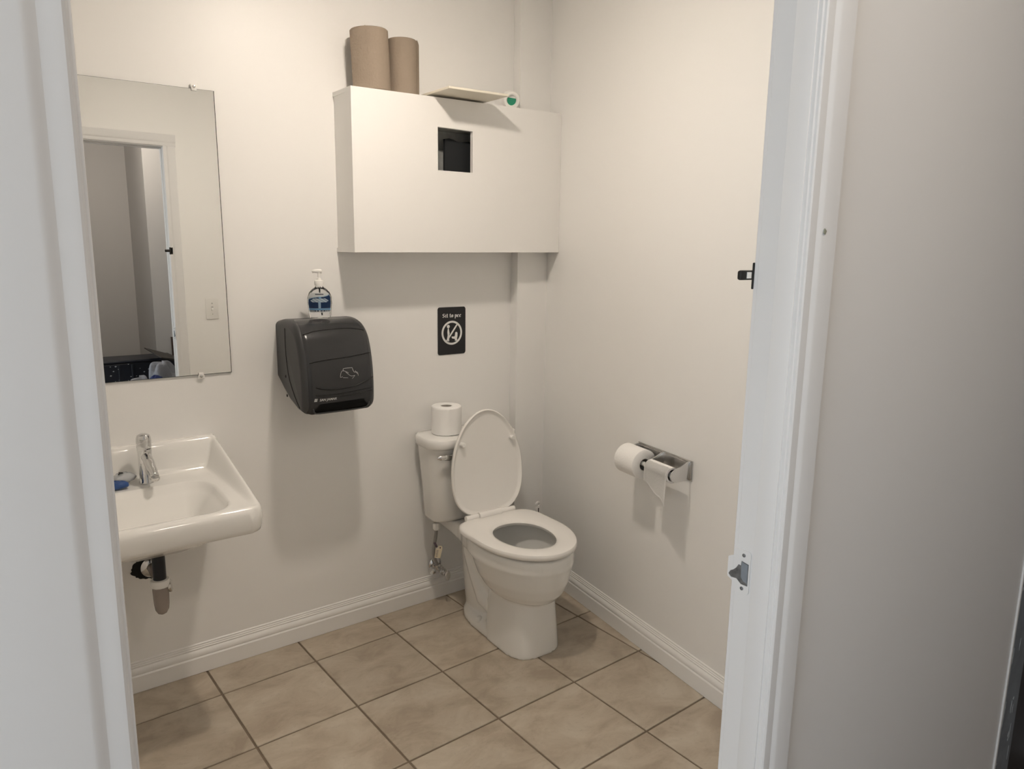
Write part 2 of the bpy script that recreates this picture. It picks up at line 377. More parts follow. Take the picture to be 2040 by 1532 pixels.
# ------------------------------------------------------------------ boxed cabinet with the square opening
t = thing('wall_cabinet', (-.45, 0, 1.437), 'white painted box cabinet with a square dark opening, high above the toilet', 'cabinet')
fy = -.146; xr = rw(rw_y(fy))[0]-.0005; pt = .014
zt = lambda x: 1.974 + (x+.907)/.9*.017; zb = lambda x: 1.437 + (x+.907)/.9*.007
hx0, hx1, hz0, hz1 = -.576, -.427, 1.731, 1.880
mb = MB()
xs = [-.907, hx0, hx1, xr]; 
def pnl(x0, x1, z00, z01, z10, z11, y0=fy, y1=fy+pt):   # x0: z00..z01, x1: z10..z11
    mb.hexa([(x0,y0,z00),(x1,y0,z10),(x1,y1,z10),(x0,y1,z00),(x0,y0,z01),(x1,y0,z11),(x1,y1,z11),(x0,y1,z01)])
pnl(-.907, hx0, zb(-.907), zt(-.907), zb(hx0), zt(hx0)); pnl(hx1, xr, zb(hx1), zt(hx1), zb(xr), zt(xr))
pnl(hx0, hx1, hz1, zt(hx0), hz1-.001, zt(hx1)); pnl(hx0, hx1, zb(hx0), hz0, zb(hx1), hz0+.001)
mb.build('front_panel', 'box', t)
mb = MB(); pnl(-.907, xr, zb(-.907), zb(-.907)+pt, zb(xr), zb(xr)+pt, fy+pt, -.0005); mb.build('bottom_panel', 'box', t)
mb = MB(); pnl(-.907, xr, zt(-.907)-pt, zt(-.907), zt(xr)-pt, zt(xr), fy+pt, -.0005); mb.build('top_panel', 'box', t)
mb = MB(); mb.hexa([(-.907, fy+pt, zb(-.907)+pt), (-.893, fy+pt, zb(-.893)+pt), (-.889, -.0005, zb(-.9)+pt), (-.903, -.0005, zb(-.9)+pt), (-.907, fy+pt, zt(-.907)-pt), (-.893, fy+pt, zt(-.9)-pt), (-.889, -.0005, zt(-.9)-pt), (-.903, -.0005, zt(-.9)-pt)]); mb.build('side_panel', 'box', t)
# liner of the opening and the black sheet hung inside
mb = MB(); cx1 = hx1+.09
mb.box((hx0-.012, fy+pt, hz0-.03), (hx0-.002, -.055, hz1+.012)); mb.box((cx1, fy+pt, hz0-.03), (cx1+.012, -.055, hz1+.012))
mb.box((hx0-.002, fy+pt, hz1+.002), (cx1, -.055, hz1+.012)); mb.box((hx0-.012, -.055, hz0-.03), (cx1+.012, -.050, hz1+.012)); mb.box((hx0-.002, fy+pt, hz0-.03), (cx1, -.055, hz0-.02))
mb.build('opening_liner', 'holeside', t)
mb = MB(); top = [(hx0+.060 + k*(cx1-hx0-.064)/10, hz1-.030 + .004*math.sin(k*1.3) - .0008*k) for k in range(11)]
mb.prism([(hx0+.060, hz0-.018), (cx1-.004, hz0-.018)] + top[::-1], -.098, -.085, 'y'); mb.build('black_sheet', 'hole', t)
mb = MB()
random.seed(11)
ed = [(hx0, hz0), (hx1, hz0), (hx1, hz1), (hx0, hz1)]
for (ax, az), (bx, bz) in zip(ed, ed[1:]+ed[:1]):
    n = 7
    for k in range(n):
        u0, u1 = k/n, (k+1)/n; w0, w1 = random.uniform(.001, .005), random.uniform(.001, .005)
        ox, oz = (bz-az), -(bx-ax); L = math.hypot(ox, oz); ox /= L; oz /= L
        mb.prism([(ax+(bx-ax)*u0, az+(bz-az)*u0), (ax+(bx-ax)*u1, az+(bz-az)*u1), (ax+(bx-ax)*u1+ox*w1, az+(bz-az)*u1+oz*w1), (ax+(bx-ax)*u0+ox*w0, az+(bz-az)*u0+oz*w0)], fy-.0006, fy+.002, 'y')
mb.build('ragged_edge', 'trim', t)

# loose board lying on the cabinet top and sticking out
zs = zt(-.45)+.002
o = MB(); o.hexa([(-.600, -.262, zs+.004), (-.356, -.272, zs+.007), (-.356, -.03, zs+.007), (-.600, -.03, zs+.004), (-.600, -.262, zs+.012), (-.356, -.272, zs+.015), (-.356, -.03, zs+.015), (-.600, -.03, zs+.012)], .001, 1)
board = tag(o.build('shelf_board', 'cream'), 'thin cream board lying on the box cabinet and jutting out past its front', 'board')
# white spool with green middle
sx, sy = -.224, -.105; sz = zt(-.22)+.034
t = thing('tape_spool', (sx, sy, zt(-.22)), 'small white ring with a green middle standing on the box cabinet', 'spool')
ax = Vector((-.35, -.9, -.22)).normalized()
mb = MB(); mb.lathe([(.019, .012), (.019, .020), (.023, .023), (.030, .022), (.033, .018), (.033, -.012), (.019, -.012), (.019, .0)], (sx, sy, sz), ax, 32); mb.build('ring', 'whiteplastic', t, 40)
mb = MB(); mb.lathe([(.0192, .004), (.0192, .010)], (sx, sy, sz), ax, 32); mb.build('grey_card', 'greyp', t)
mb = MB(); u = Vector((1, 0, 0)) - ax*ax.x; u.normalize(); w = ax.cross(u); w = w if w.z > 0 else -w
pts = [Vector((sx, sy, sz)) + (u*math.cos(a) + w*math.sin(a))*.019 for a in [PI-.42 + k*(PI+.84)/20 for k in range(21)]]
A = [mb.v(p + ax*.0101) for p in pts]; B = [mb.v(p + ax*.013) for p in pts]; mb.face(A); mb.face(B[::-1])
for k in range(21): mb.face([A[k], A[(k+1)%21], B[(k+1)%21], B[k]])
mb.build('green_label', 'green', t)
mb = MB(); mb.box((sx-.030, sy-.014, zt(-.22)+.0005), (sx+.034, sy+.02, zt(-.22)+.0045)); mb.build('foot', 'whiteplastic', t)

# ------------------------------------------------------------------ two brown paper towel rolls on top
def towel_roll(name, x, y, r, h, lean, label, flap):
    z0 = zt(x)+.0015; t = thing(name, (x, y, z0), label, 'paper towel', 'brown paper towel rolls on the box cabinet')
    xf = T(x, y, z0) @ Matrix.Rotation(lean, 4, 'Y')
    mb = MB(xf); prof = [(.022, .004), (.022, .001), (r-.003, 0), (r, .003), (r, h-.003), (r-.003, h), (.022, h-.001), (.022, h-.03)]
    rings = []
    n = 48
    for rr, hh in prof:
        rings.append([((rr*(1+.004*math.sin(3*a)))*math.cos(a), (rr*(1+.004*math.sin(3*a)))*math.sin(a), hh) for a in [k*2*PI/n for k in range(n)]])
    mb.loft(rings, True, True); mb.build('paper', 'kraft', t, 40)
    mb = MB(xf); mb.lathe([(.0215, h-.0295), (.0215, h-.002), (.019, h-.002), (.019, h-.0295)], n=24); mb.build('core', 'kraft_in', t, 40)
    mb = MB(xf); a0, a1 = flap; A = []
    for k in range(13):
        a = a0 + (a1-a0)*k/12; rr = r + .0008 + .006*(k/12)**2
        A.append([(rr*math.cos(a), rr*math.sin(a), .004), (rr*math.cos(a), rr*math.sin(a), h-.014*(k/12))])
    mb.loft([[a[0], a[1], tuple(Vector(a[1])*1.0+Vector((a[1][0], a[1][1], 0)).normalized()*.0012), tuple(Vector(a[0])+Vector((a[0][0], a[0][1], 0)).normalized()*.0012)] for a in A]); mb.build('loose_sheet', 'kraft', t, 40)
towel_roll('paper_towel_roll', -.795, -.078, .0640, .197, -.045, 'wider, taller brown paper towel roll, the left one on the box cabinet', (-2.2, -3.1))
towel_roll('paper_towel_roll', -.672, -.068, .0530, .186, 0.0, 'narrower brown paper towel roll, the right one on the box cabinet', (-.9, -.2))

# ------------------------------------------------------------------ mirror
t = thing('wall_mirror', (-1.6, 0, 1.04), 'tall frameless mirror clipped to the wall above the sink', 'mirror')
mb = MB(); my = -.0055
mb.hexa([(-1.93, -.001, 1.0385), (-1.2955, -.001, 1.0385), (-1.2955, my, 1.0385), (-1.93, my, 1.0385), (-1.93, -.001, 1.918), (-1.3005, -.001, 1.926), (-1.3005, my, 1.926), (-1.93, my, 1.918)]); mb.build('backing', 'glassedge', t)
mb = MB(); mb.hexa([(-1.929, my-.0001, 1.0400), (-1.2978, my-.0001, 1.0400), (-1.2978, my-.0008, 1.0400), (-1.929, my-.0008, 1.0400), (-1.929, my-.0001, 1.9172), (-1.3030, my-.0001, 1.9252), (-1.3030, my-.0008, 1.9252), (-1.929, my-.0008, 1.9172)]); mb.build('glass', 'mirror', t)
for x, z, s in ((-1.3605, 1.9265, 1), (-1.3935, 1.038, -1), (-1.85, 1.9195, 1), (-1.85, 1.038, -1)):
    mb = MB(); mb.box((x-.010, -.0005, z), (x+.010, -.010, z+s*.012), .002, 2); mb.box((x-.008, -.0068, z-s*.008), (x+.008, -.011, z+s*.004), .0015, 2)
    c = mb.build('clip', 'whiteplastic', t, 40)
    mb = MB(); mb.lathe([(.0045, 0), (.0045, .002), (.002, .003)], (x, -.0098, z+s*.004), (0, -1, 0), 12); mb.build('screw', 'chrome_dull', c, 40)

# ------------------------------------------------------------------ wall sign
sgx, sgz = -.4275, 1.1285
t = thing('wall_sign', (sgx, 0, sgz-.095), 'small black sign reading Sit to pee on the wall above the toilet tank', 'sign')
mb = MB(); mb.prism([(a+sgx, b+sgz) for a, b in rrect(-.0655, .0655, -.0955, .0955, .009)], -.0005, -.0025, 'y', .0006, 1); mb.build('plate', 'signblack', t)
def flat(mb, pts, y=-.0026, th=.0005): mb.prism([(sgx+a, sgz+b) for a, b in pts], y, y-th, 'y')
mb = MB(); n = 48; cx, cz, ro, ri = 0.0, -.008, .0485, .0405
for k in range(n):
    a, b = k*2*PI/n, (k+1)*2*PI/n
    flat(mb, [(cx+ri*math.cos(a), cz+ri*math.sin(a)), (cx+ro*math.cos(a), cz+ro*math.sin(a)), (cx+ro*math.cos(b), cz+ro*math.sin(b)), (cx+ri*math.cos(b), cz+ri*math.sin(b))])
dx, dz = math.cos(.92), math.sin(.92); w = .0032
flat(mb, [(cx-dx*.0445+dz*w, cz-dz*.0445-dx*w), (cx+dx*.0445+dz*w, cz+dz*.0445-dx*w), (cx+dx*.0445-dz*w, cz+dz*.0445+dx*w), (cx-dx*.0445-dz*w, cz-dz*.0445+dx*w)])
mb.build('prohibition_ring', 'white', t)
mb = MB()
flat(mb, [(-.017+.0068*math.cos(k*PI/10), .018+.0068*math.sin(k*PI/10)) for k in range(20)], th=.0006)
flat(mb, [(-.0190, .0105), (-.0150, .0105), (-.0135, .002), (-.0105, -.012), (-.0130, -.014), (-.0135, -.020), (-.0130, -.042), (-.0172, -.042), (-.0180, -.026), (-.0215, -.041), (-.0250, -.040), (-.0200, -.018), (-.0215, -.004)], th=.0006)
mb.build('standing_figure', 'white', t)
mb = MB(); flat(mb, [(.016, -.007), (.0225, -.005), (.0265, -.010), (.026, -.024), (.024, -.030), (.025, -.041), (.014, -.041), (.0145, -.034), (.001, -.031), (-.002, -.0235), (.012, -.0235), (.014, -.021)], th=.0006)
mb.build('toilet_pictogram', 'white', t)
GL = {'S': (1.0, [[(.88, 1.22), (.56, 1.42), (.24, 1.22), (.24, .95), (.80, .52), (.80, .20), (.50, .0), (.14, .20)]]),
      'i': (.66, [[(.18, .88), (.36, 1.0), (.36, .12), (.54, .0)], [(.30, 1.32), (.42, 1.40)]]),
      't': (.74, [[(.36, 1.38), (.36, .12), (.58, .0)], [(.10, .98), (.66, .98)]]),
      'o': (.96, [[(.24, .16), (.24, .84), (.50, 1.0), (.76, .84), (.76, .16), (.50, .0), (.24, .16)]]),
      'p': (.96, [[(.10, .90), (.26, 1.0), (.26, -.45)], [(.26, .86), (.52, 1.0), (.78, .84), (.78, .16), (.52, .0), (.26, .12)], [(.12, -.45), (.42, -.45)]]),
      'e': (.94, [[(.24, .16), (.24, .84), (.50, 1.0), (.76, .80), (.26, .48)], [(.24, .16), (.50, .0), (.78, .18)]]),
      ' ': (.52, [])}
word = 'Sit to pee'; ux, uz = .0112, .0105; tw = sum(GL[c][0] for c in word)*ux; x_ = -tw/2; mb = MB(); nb = (.00165, .00065)
for c in word:
    for st in GL[c][1]:
        for (ax_, az_), (bx_, bz_) in zip(st, st[1:]):
            A = (x_+ax_*ux, .0545+az_*uz); B = (x_+bx_*ux, .0545+bz_*uz)
            flat(mb, [(A[0]-nb[0], A[1]-nb[1]), (A[0]+nb[0], A[1]+nb[1]), (B[0]+nb[0], B[1]+nb[1]), (B[0]-nb[0], B[1]-nb[1])], th=.0006)
    x_ += GL[c][0]*ux
mb.build('lettering', 'white', t)
for a, b in ((-.058, .088), (.058, .088), (-.058, -.088), (.058, -.088)):
    mb = MB(); mb.lathe([(.003, 0), (.003, .001), (.0015, .0018)], (sgx+a, -.0025, sgz+b), (0, -1, 0), 10); mb.build('screw', 'dark', t)

# ------------------------------------------------------------------ paper towel dispenser
t = thing('towel_dispenser', (-1.012, 0, .91), 'smoky black roll towel dispenser mounted on the wall beside the mirror', 'dispenser')
X0, X1 = -1.1395, -.8820
def offset_poly(P, d):
    n = len(P); out = []
    for i in range(n):
        a, b, c = Vector(P[i-1]), Vector(P[i]), Vector(P[(i+1)%n])
        e1 = (b-a).normalized(); e2 = (c-b).normalized(); n1 = Vector((-e1.y, e1.x)); n2 = Vector((-e2.y, e2.x))
        m = (n1+n2); m = m/max(m.length, 1e-6); k = 1/max(.45, m.dot(n1)); out.append(tuple(b + m*d*k))
    return out
def rounded_extrude(mb, prof, x0, x1, r, n=6, clampy=None):
    """side profile (y,z), counter-clockwise seen from +x, extruded along x with rounded ends"""
    rings = []
    for k in range(n+1):
        a = k*PI/2/n; rings.append((x0 + r*(1-math.sin(a)) if 0 else x0 + r*(1-math.cos(a)), r*(1-math.sin(a))))
    seq = rings + [(x0+x1-x, i) for x, i in rings[::-1]]
    out = []
    for x, ins in seq:
        P = offset_poly(prof, ins)
        if clampy is not None: P = [(clampy if p[0] >= clampy-1e-5 else q[0], q[1]) for p, q in zip(prof, P)]
        out.append([(x, p[0], p[1]) for p in P])
    mb.loft(out)
def crv(pts, n=5): return [(p.x, p.y) for p in smooth_path([(a, b, 0) for a, b in pts], n)]
full = crv([(-.0005, 1.204), (-.05, 1.212), (-.105, 1.211), (-.155, 1.197), (-.192, 1.165), (-.214, 1.118), (-.228, 1.06), (-.2335, 1.0), (-.233, .955), (-.228, .928), (-.215, .912)]) + [(-.17, .916), (-.10, .938), (-.04, .970), (-.0005, 1.005)]
area = sum(a[0]*b[1]-a[1]*b[0] for a, b in zip(full, full[1:]+full[:1]))
if area < 0: full = full[::-1]
mb = MB(); rounded_extrude(mb, full, X0, X1, .022, 6, -.0005)
body = mb.build('body', 'smoke_side', t, 35)
# front cover: a raised shell over the front of the body
def at_front(x, z):
    """surface depth of the profile at height z on the front side"""
    best = None
    for a, b in zip(full, full[1:]+full[:1]):
        if (a[1]-z)*(b[1]-z) <= 0 and abs(a[1]-b[1]) > 1e-9:
            y = a[0] + (b[0]-a[0])*(z-a[1])/(b[1]-a[1])
            if best is None or y < best: best = y
    return best if best is not None else -.12
ftop = crv([(-.085, 1.2125), (-.12, 1.2105), (-.160, 1.197), (-.197, 1.166), (-.2185, 1.118), (-.2325, 1.06), (-.238, 1.0), (-.2375, .955), (-.232, .924), (-.222, .910)]) + [(-.20, .912), (-.165, .935), (-.14, .99), (-.115, 1.06), (-.095, 1.14)]
area = sum(a[0]*b[1]-a[1]*b[0] for a, b in zip(ftop, ftop[1:]+ftop[:1]))
if area < 0: ftop = ftop[::-1]
mb = MB(); rounded_extrude(mb, ftop, X0+.004, X1-.003, .030, 8)
cover = mb.build('front_cover', 'smoke', t, 35)
def cover_y(z):
    best = None
    for a, b in zip(ftop, ftop[1:]+ftop[:1]):
        if (a[1]-z)*(b[1]-z) <= 0 and abs(a[1]-b[1]) > 1e-9:
            y = a[0] + (b[0]-a[0])*(z-a[1])/(b[1]-a[1])
            if best is None or y < best: best = y
    return best if best is not None else -.2
def front_curve(pts, r, name, m, n=8, par=cover):
    P = [(p.x, cover_y(p.y)-.0002, p.y) for p in smooth_path([(x, z, 0) for x, z in pts], n)]
    mb = MB(); mb.tube(P, r, 6); return mb.build(name, m, par, True)
front_curve([(X0+.022, 1.172), (-1.06, 1.182), (-.96, 1.184), (X1-.018, 1.176)], .0019, 'seam', 'line')
front_curve([(X0+.026, 1.083), (-1.07, 1.088), (-.97, 1.094), (X1-.016, 1.102)], .0019, 'seam', 'line')
front_curve([(X0+.040, 1.003), (-1.07, .994), (-1.02, .990), (-.96, .995), (X1-.012, 1.020)], .0019, 'seam', 'line')
front_curve([(X0+.040, .976), (-1.04, .974), (-.96, .978), (X1-.016, .984)], .0014, 'seam', 'line')
front_curve([(X0+.040, .966), (-1.04, .964), (-.96, .968), (X1-.016, .974)], .0014, 'seam', 'line')
# pale icon of a towel pulled by hands
for pts in ([(-1.010, 1.040), (-1.004, 1.049), (-.992, 1.046), (-.982, 1.040)], [(-1.010, 1.040), (-1.012, 1.028), (-1.004, 1.030)], [(-1.000, 1.050), (-.998, 1.056), (-.968, 1.057)], [(-.968, 1.057), (-.962, 1.042), (-.950, 1.040), (-.948, 1.028)],
            [(-.992, 1.044), (-.975, 1.030), (-.960, 1.030)], [(-.960, 1.030), (-.970, 1.020)], [(-1.003, 1.026), (-.985, 1.024)], [(-.958, 1.046), (-.950, 1.034)]):
    front_curve(pts, .00055, 'icon_stroke', 'print', 4)
me = text_mesh('SAN JAMAR', .0115, .0002, .2)
for v in me.vertices: p = v.co.copy(); z = .9555 + p.y; v.co = (-1.058 + p.x, cover_y(z)-.0006-p.z, z)
link('lettering', me, 'print', cover)
mb = MB()
for k in range(3):
    z = .9555+k*.0036; mb.box((-1.106 + k*.001, cover_y(z)-.001, z), (-1.096 + k*.001, cover_y(z)-.0003, z+.0024))
mb.build('emblem', 'print', cover)
# paper slot low on the front
mb = MB(); rows = []
for k in range(9):
    z = .9165 + .0285*k/8; f_ = (k/8)**2
    xa, xb = X0+.036 + .020*f_, X1-.034 - .012*f_; ht = .003
    rows.append([mb.v((xa + (xb-xa)*i/12, cover_y(max(z, .911))-.0012, z + (.003*i/12 if k == 8 else 0))) for i in range(13)])
for a, b in zip(rows, rows[1:]):
    for i in range(12): mb.face([a[i], a[i+1], b[i+1], b[i]])
bmesh.ops.solidify(mb.bm, geom=mb.bm.faces[:], thickness=.004)
mb.build('paper_slot', 'slot', t)
mb = MB(); mb.tube(smooth_path([(X0+.030, cover_y(.93)-.001, .932), (X0+.036, cover_y(.92)-.001, .918), (X0+.060, -.2275, .9125), (X1-.060, -.2275, .9135), (X1-.034, cover_y(.92)-.001, .919), (X1-.028, cover_y(.93)-.001, .934)], 6), .0028, 8); mb.build('slot_lip', 'smoke_side', t, True)
# seams and screws on the left flank
def side_curve(pts, r, x=X0-.0002):
    mb = MB(); mb.tube([(x, p.x, p.y) for p in smooth_path([(a, b, 0) for a, b in pts], 8)], r, 6); mb.build('seam', 'line', body, True)
side_curve([(-.088, 1.185), (-.088, 1.11), (-.105, 1.03), (-.145, .975), (-.195, .93)], .0016)
side_curve([(-.150, 1.165), (-.135, 1.11), (-.140, 1.05), (-.158, 1.0), (-.145, .955), (-.125, .945)], .0012, X0+.0038)
side_curve([(-.105, 1.03), (-.135, 1.055), (-.175, 1.08)], .0012, X0+.0038)
for y, z in ((-.078, 1.02), (-.085, .955)):
    mb = MB(); mb.lathe([(.005, 0), (.005, .0015), (.003, .0015), (.003, .0005)], (X0+.0002, y, z), (-1, 0, 0), 14); mb.build('screw', 'line', body, 40)

# ------------------------------------------------------------------ soap pump bottle on the dispenser
bx, by, bz = -1.024, -.112, 1.2165
t = thing('soap_bottle', (bx, by, bz), 'clear pump soap bottle with a blue label standing on the towel dispenser', 'bottle')
sec = [(.031, .0), (.0345, .002), (.0360, .012), (.0385, .03), (.0405, .052), (.0395, .070), (.034, .086), (.024, .097), (.0155, .1025), (.0130, .105), (.0130, .109)]
def bsec(r, h, n=40, d=0.0): return [((r+d)*math.cos(k*2*PI/n), (r*.58+d)*math.sin(k*2*PI/n) if r > .0135 else (r+d)*math.sin(k*2*PI/n), h) for k in range(n)]
XB = T(bx, by, bz) @ Matrix.Rotation(-.42, 4, 'Z')
mb = MB(XB); mb.loft([bsec(r, h) for r, h in sec]); mb.build('bottle_body', 'clear', t, 40)
mb = MB(XB); mb.lathe([(.0150, .1092), (.0155, .112), (.0155, .124), (.0135, .127), (.0070, .128), (.0065, .134), (.0050, .135), (.0046, .150), (.0050, .151), (.0060, .153), (.0055, .158), (.0, .159)]); pump = mb.build('pump_collar', 'whiteplastic', t, 35)
mb = MB(XB); mb.tube([(.010, 0, .1565), (0, 0, .1570), (-.015, -.001, .1570), (-.022, -.0015, .1545)], [.0060, .0072, .0055, .0042], 10, flat=.9); mb.build('pump_nozzle', 'whiteplastic', pump, True)
mb = MB(XB); mb.tube([(0, 0, .105), (.002, 0, .06), (.006, 0, .01)], .0022, 8); mb.build('dip_tube', 'whiteplastic', t, True)
# printed label as a coloured grid wrapped on the front
def prof_r(h):
    for (r0, h0), (r1, h1) in zip(sec, sec[1:]):
        if h0 <= h <= h1: return r0 + (r1-r0)*(h-h0)/(h1-h0)
    return .03
def label_col(u, v):
    W, N, D, Lb, S = (.82, .84, .85), (.020, .055, .150), (.012, .03, .085), (.16, .42, .72), (.45, .62, .78)
    edge = .80 + .10*u*abs(u) + .03*u
    if v > edge: return W if not (.90 < v < .945 and abs(u) < .35) else (.10, .12, .16)
    if v > edge-.03: return S
    if v < .055: return W
    if v < .10: return D if (int(u*26) % 3) else W
    if v < .145: return S
    if v < .20: return Lb
    if v < .22: return S
    # hand and water picture
    if abs(u) < .10 and v < .55: return S
    if .52 < v < .72 and abs(u) < .72*(1-abs(v-.60)*3.2): return (.66, .76, .82) if (int(u*9+v*23) % 3) else (.30, .42, .55)
    if v > .70 and abs(u-.05) < .10: return Lb
    return N
mb = MB(XB); nu, nv = 44, 56; bm = mb.bm; lay = bm.loops.layers.float_color.new('Col'); G = []
for j in range(nv+1):
    v = j/nv; h = .020 + v*.066; row = []
    for i in range(nu+1):
        u = -1 + 2*i/nu; lim = 1.12*(1-.10*max(0, (v-.75)*4)**2 - .05*max(0, (.15-v)*6)**2)
        a = -PI/2 + u*lim; r = prof_r(h)+.0005
        row.append(mb.v((r*math.cos(a), r*.58*math.sin(a)-.0003, h)))
    G.append(row)
for j in range(nv):
    for i in range(nu):
        f = mb.face([G[j][i], G[j][i+1], G[j+1][i+1], G[j+1][i]]); c = label_col(-1+2*(i+.5)/nu, (j+.5)/nv)
        for l in f.loops: l[lay] = (*c, 1)
lm = mat('label_print', (.5, .5, .5), .35); at = lm.node_tree.nodes.new('ShaderNodeVertexColor'); at.layer_name = 'Col'
lm.node_tree.links.new(at.outputs[0], lm.node_tree.nodes['Principled BSDF'].inputs['Base Color'])
bmesh.ops.solidify(bm, geom=bm.faces[:], thickness=.0003)
mb.build('label', lm, t, True)

# ------------------------------------------------------------------ sink
SX0, SX1 = -1.862, -1.357; SC = (SX0+SX1)/2
t = thing('wall_sink', (SC, 0, .65), 'white porcelain wall-hung sink with raised back ledge below the mirror', 'sink')
def sm(a, b, x): x = max(0, min(1, (x-a)/(b-a))); return x*x*(3-2*x)
YF = -.478
def half_w(y):   # half width of the outline
    w = (SX1-SX0)/2 + .004*(-y/.48) - .004
    d = y - YF
    rc = .045
    if d < rc: w -= rc - math.sqrt(max(0, rc*rc-(rc-d)**2)) if d > 0 else rc
    return w
def sd_rr(x, y, cx, cy, hx, hy, r):
    qx, qy = abs(x-cx)-(hx-r), abs(y-cy)-(hy-r)
    return math.hypot(max(qx, 0), max(qy, 0)) + min(max(qx, qy), 0) - r
def sink_h(x, y):
    hw = half_w(y); side = hw - abs(x-SC)          # distance from the side edge
    rim = .722 + (.838-.722)*(max(0, 1 - (-y)/.46))**.95   # outer edge: slopes from the ledge down to the front
    deck = .737 - .012*sm(-.12, -.46, y)
    z = deck
    # raised edge blends down to the deck on the sides and back
    e = 1 - sm(.010, .034 + .018*sm(-.45, -.05, y), side)
    z = deck + (rim-deck)*e
    b = 1 - sm(.022, .052, -y)
    z = max(z, deck + (.836-deck)*b)
    # basin
    d = sd_rr(x, y, SC, -.307, .178, .142, .075)
    k = sm(.0, -.085, d); lip = sm(.003, -.013, d)
    z -= .020*lip + .100*k
    # round the outer edge
    ed = min(side, y-YF, .02)
    z -= .012*(1-min(1, ed/.012))**2
    return z
nx, ny = 96, 88; mb = MB(); G = []
ys = [-.0005 + (YF+.0005)*(1-(1-j/ny)**1.0) for j in range(ny+1)]
for j, y in enumerate(ys):
    hw = half_w(max(y, YF+.0006)); row = []
    for i in range(nx+1):
        s_ = -1 + 2*i/nx; s_ = math.sin(s_*PI/2)*.35 + s_*.65; x = SC + s_*hw
        row.append(mb.v((x, y, sink_h(x, y))))
    G.append(row)
for j in range(ny):
    for i in range(nx): mb.face([G[j][i], G[j][i+1], G[j+1][i+1], G[j+1][i]])
# apron: side and front skirt, then underside
per = [G[j][0] for j in range(ny+1)] + [G[ny][i] for i in range(1, nx+1)] + [G[j][nx] for j in range(ny-1, -1, -1)]
cen = Vector((SC, -.20, 0))
def skirt(v, drop, ins):
    p = v.co.copy(); d = Vector((SC-p.x, -.22-p.y, 0)); d.normalize()
    zb_ = .652 - .006*sm(-.2, -.45, p.y)
    q = p + d*ins; q.z = p.z + (zb_-p.z)*drop
    q.y = min(q.y, -.0005); return mb.v(q)
prev = per
for drop, ins in ((.12, -.002), (.35, -.003), (.75, .000), (.94, .004), (1.0, .014)):
    cur = [skirt(v, drop, ins) for v in per]
    for k in range(len(per)-1): mb.face([prev[k], cur[k], cur[k+1], prev[k+1]])
    prev = cur
bowl = []
for f_, z in ((.30, .645), (.55, .60), (.80, .570), (1.0, .566)):
    cur = []
    for v in prev[:] if not bowl else base0:
        p = v.co; tgt = Vector((SC, -.24, z)); q = Vector((p.x + (tgt.x-p.x)*f_*.9, p.y + (tgt.y-p.y)*f_*.9, z)); cur.append(mb.v(q))
    if not bowl: base0 = prev[:]; 
    last = bowl[-1] if bowl else prev
    for k in range(len(cur)-1): mb.face([last[k], cur[k], cur[k+1], last[k+1]])
    bowl.append(cur)
mb.face(bowl[-1])
mb.face([per[0]] + [v for v in []] + [per[-1]]) if 0 else None
mb.build('basin', 'porcelain', t, 60)
mb = MB(); mb.lathe([(.022, 0), (.022, .003), (.017, .004), (.014, .001), (0, .001)], (SC, -.30, sink_h(SC, -.30)+.0005), (0, 0, 1), 24); mb.build('drain_ring', 'chrome', t, 40)

# faucet
fx, fy_, fz = -1.594, -.103, sink_h(-1.594, -.103)
t = thing('faucet', (fx, fy_, fz), 'chrome single-lever faucet on the sink deck', 'faucet')
mb = MB(); mb.lathe([(.0215, .0005), (.0215, .004), (.0200, .008), (.0188, .04), (.0192, .085), (.0205, .100), (.0205, .107)], (fx, fy_, fz), (0, 0, 1), 32, sx=1.0, sy=1.08); mb.build('faucet_body', 'chrome', t, 40)
mb = MB(); mb.tube(smooth_path([(fx, fy_, fz+.090), (fx+.003, fy_-.030, fz+.078), (fx+.006, fy_-.062, fz+.056), (fx+.008, fy_-.085, fz+.040)], 5), [.015]*4+[.0145]*4+[.0135]*4+[.0125]*4, 14); mb.build('spout', 'chrome', t, True)
mb = MB(); mb.lathe([(.0125, -.002), (.0135, .0), (.0135, .006), (.0115, .008)], (fx+.008, fy_-.086, fz+.032), (.02, -.3, 1), 18); mb.build('aerator', 'chrome_dull', t, 40)
mb = MB(); mb.lathe([(.0200, .109), (.0212, .111), (.0215, .128), (.0205, .140), (.0175, .149), (.010, .153), (0, .154)], (fx, fy_, fz), (0, 0, 1), 28)
mb.hexa([(fx-.018, fy_-.008, fz+.117), (fx+.010, fy_-.017, fz+.117), (fx-.002, fy_-.046, fz+.111), (fx-.026, fy_-.036, fz+.111), (fx-.018, fy_-.006, fz+.146), (fx+.012, fy_-.015, fz+.146), (fx-.002, fy_-.046, fz+.119), (fx-.026, fy_-.036, fz+.119)], .003, 2)
mb.build('lever', 'chrome', t, 40)

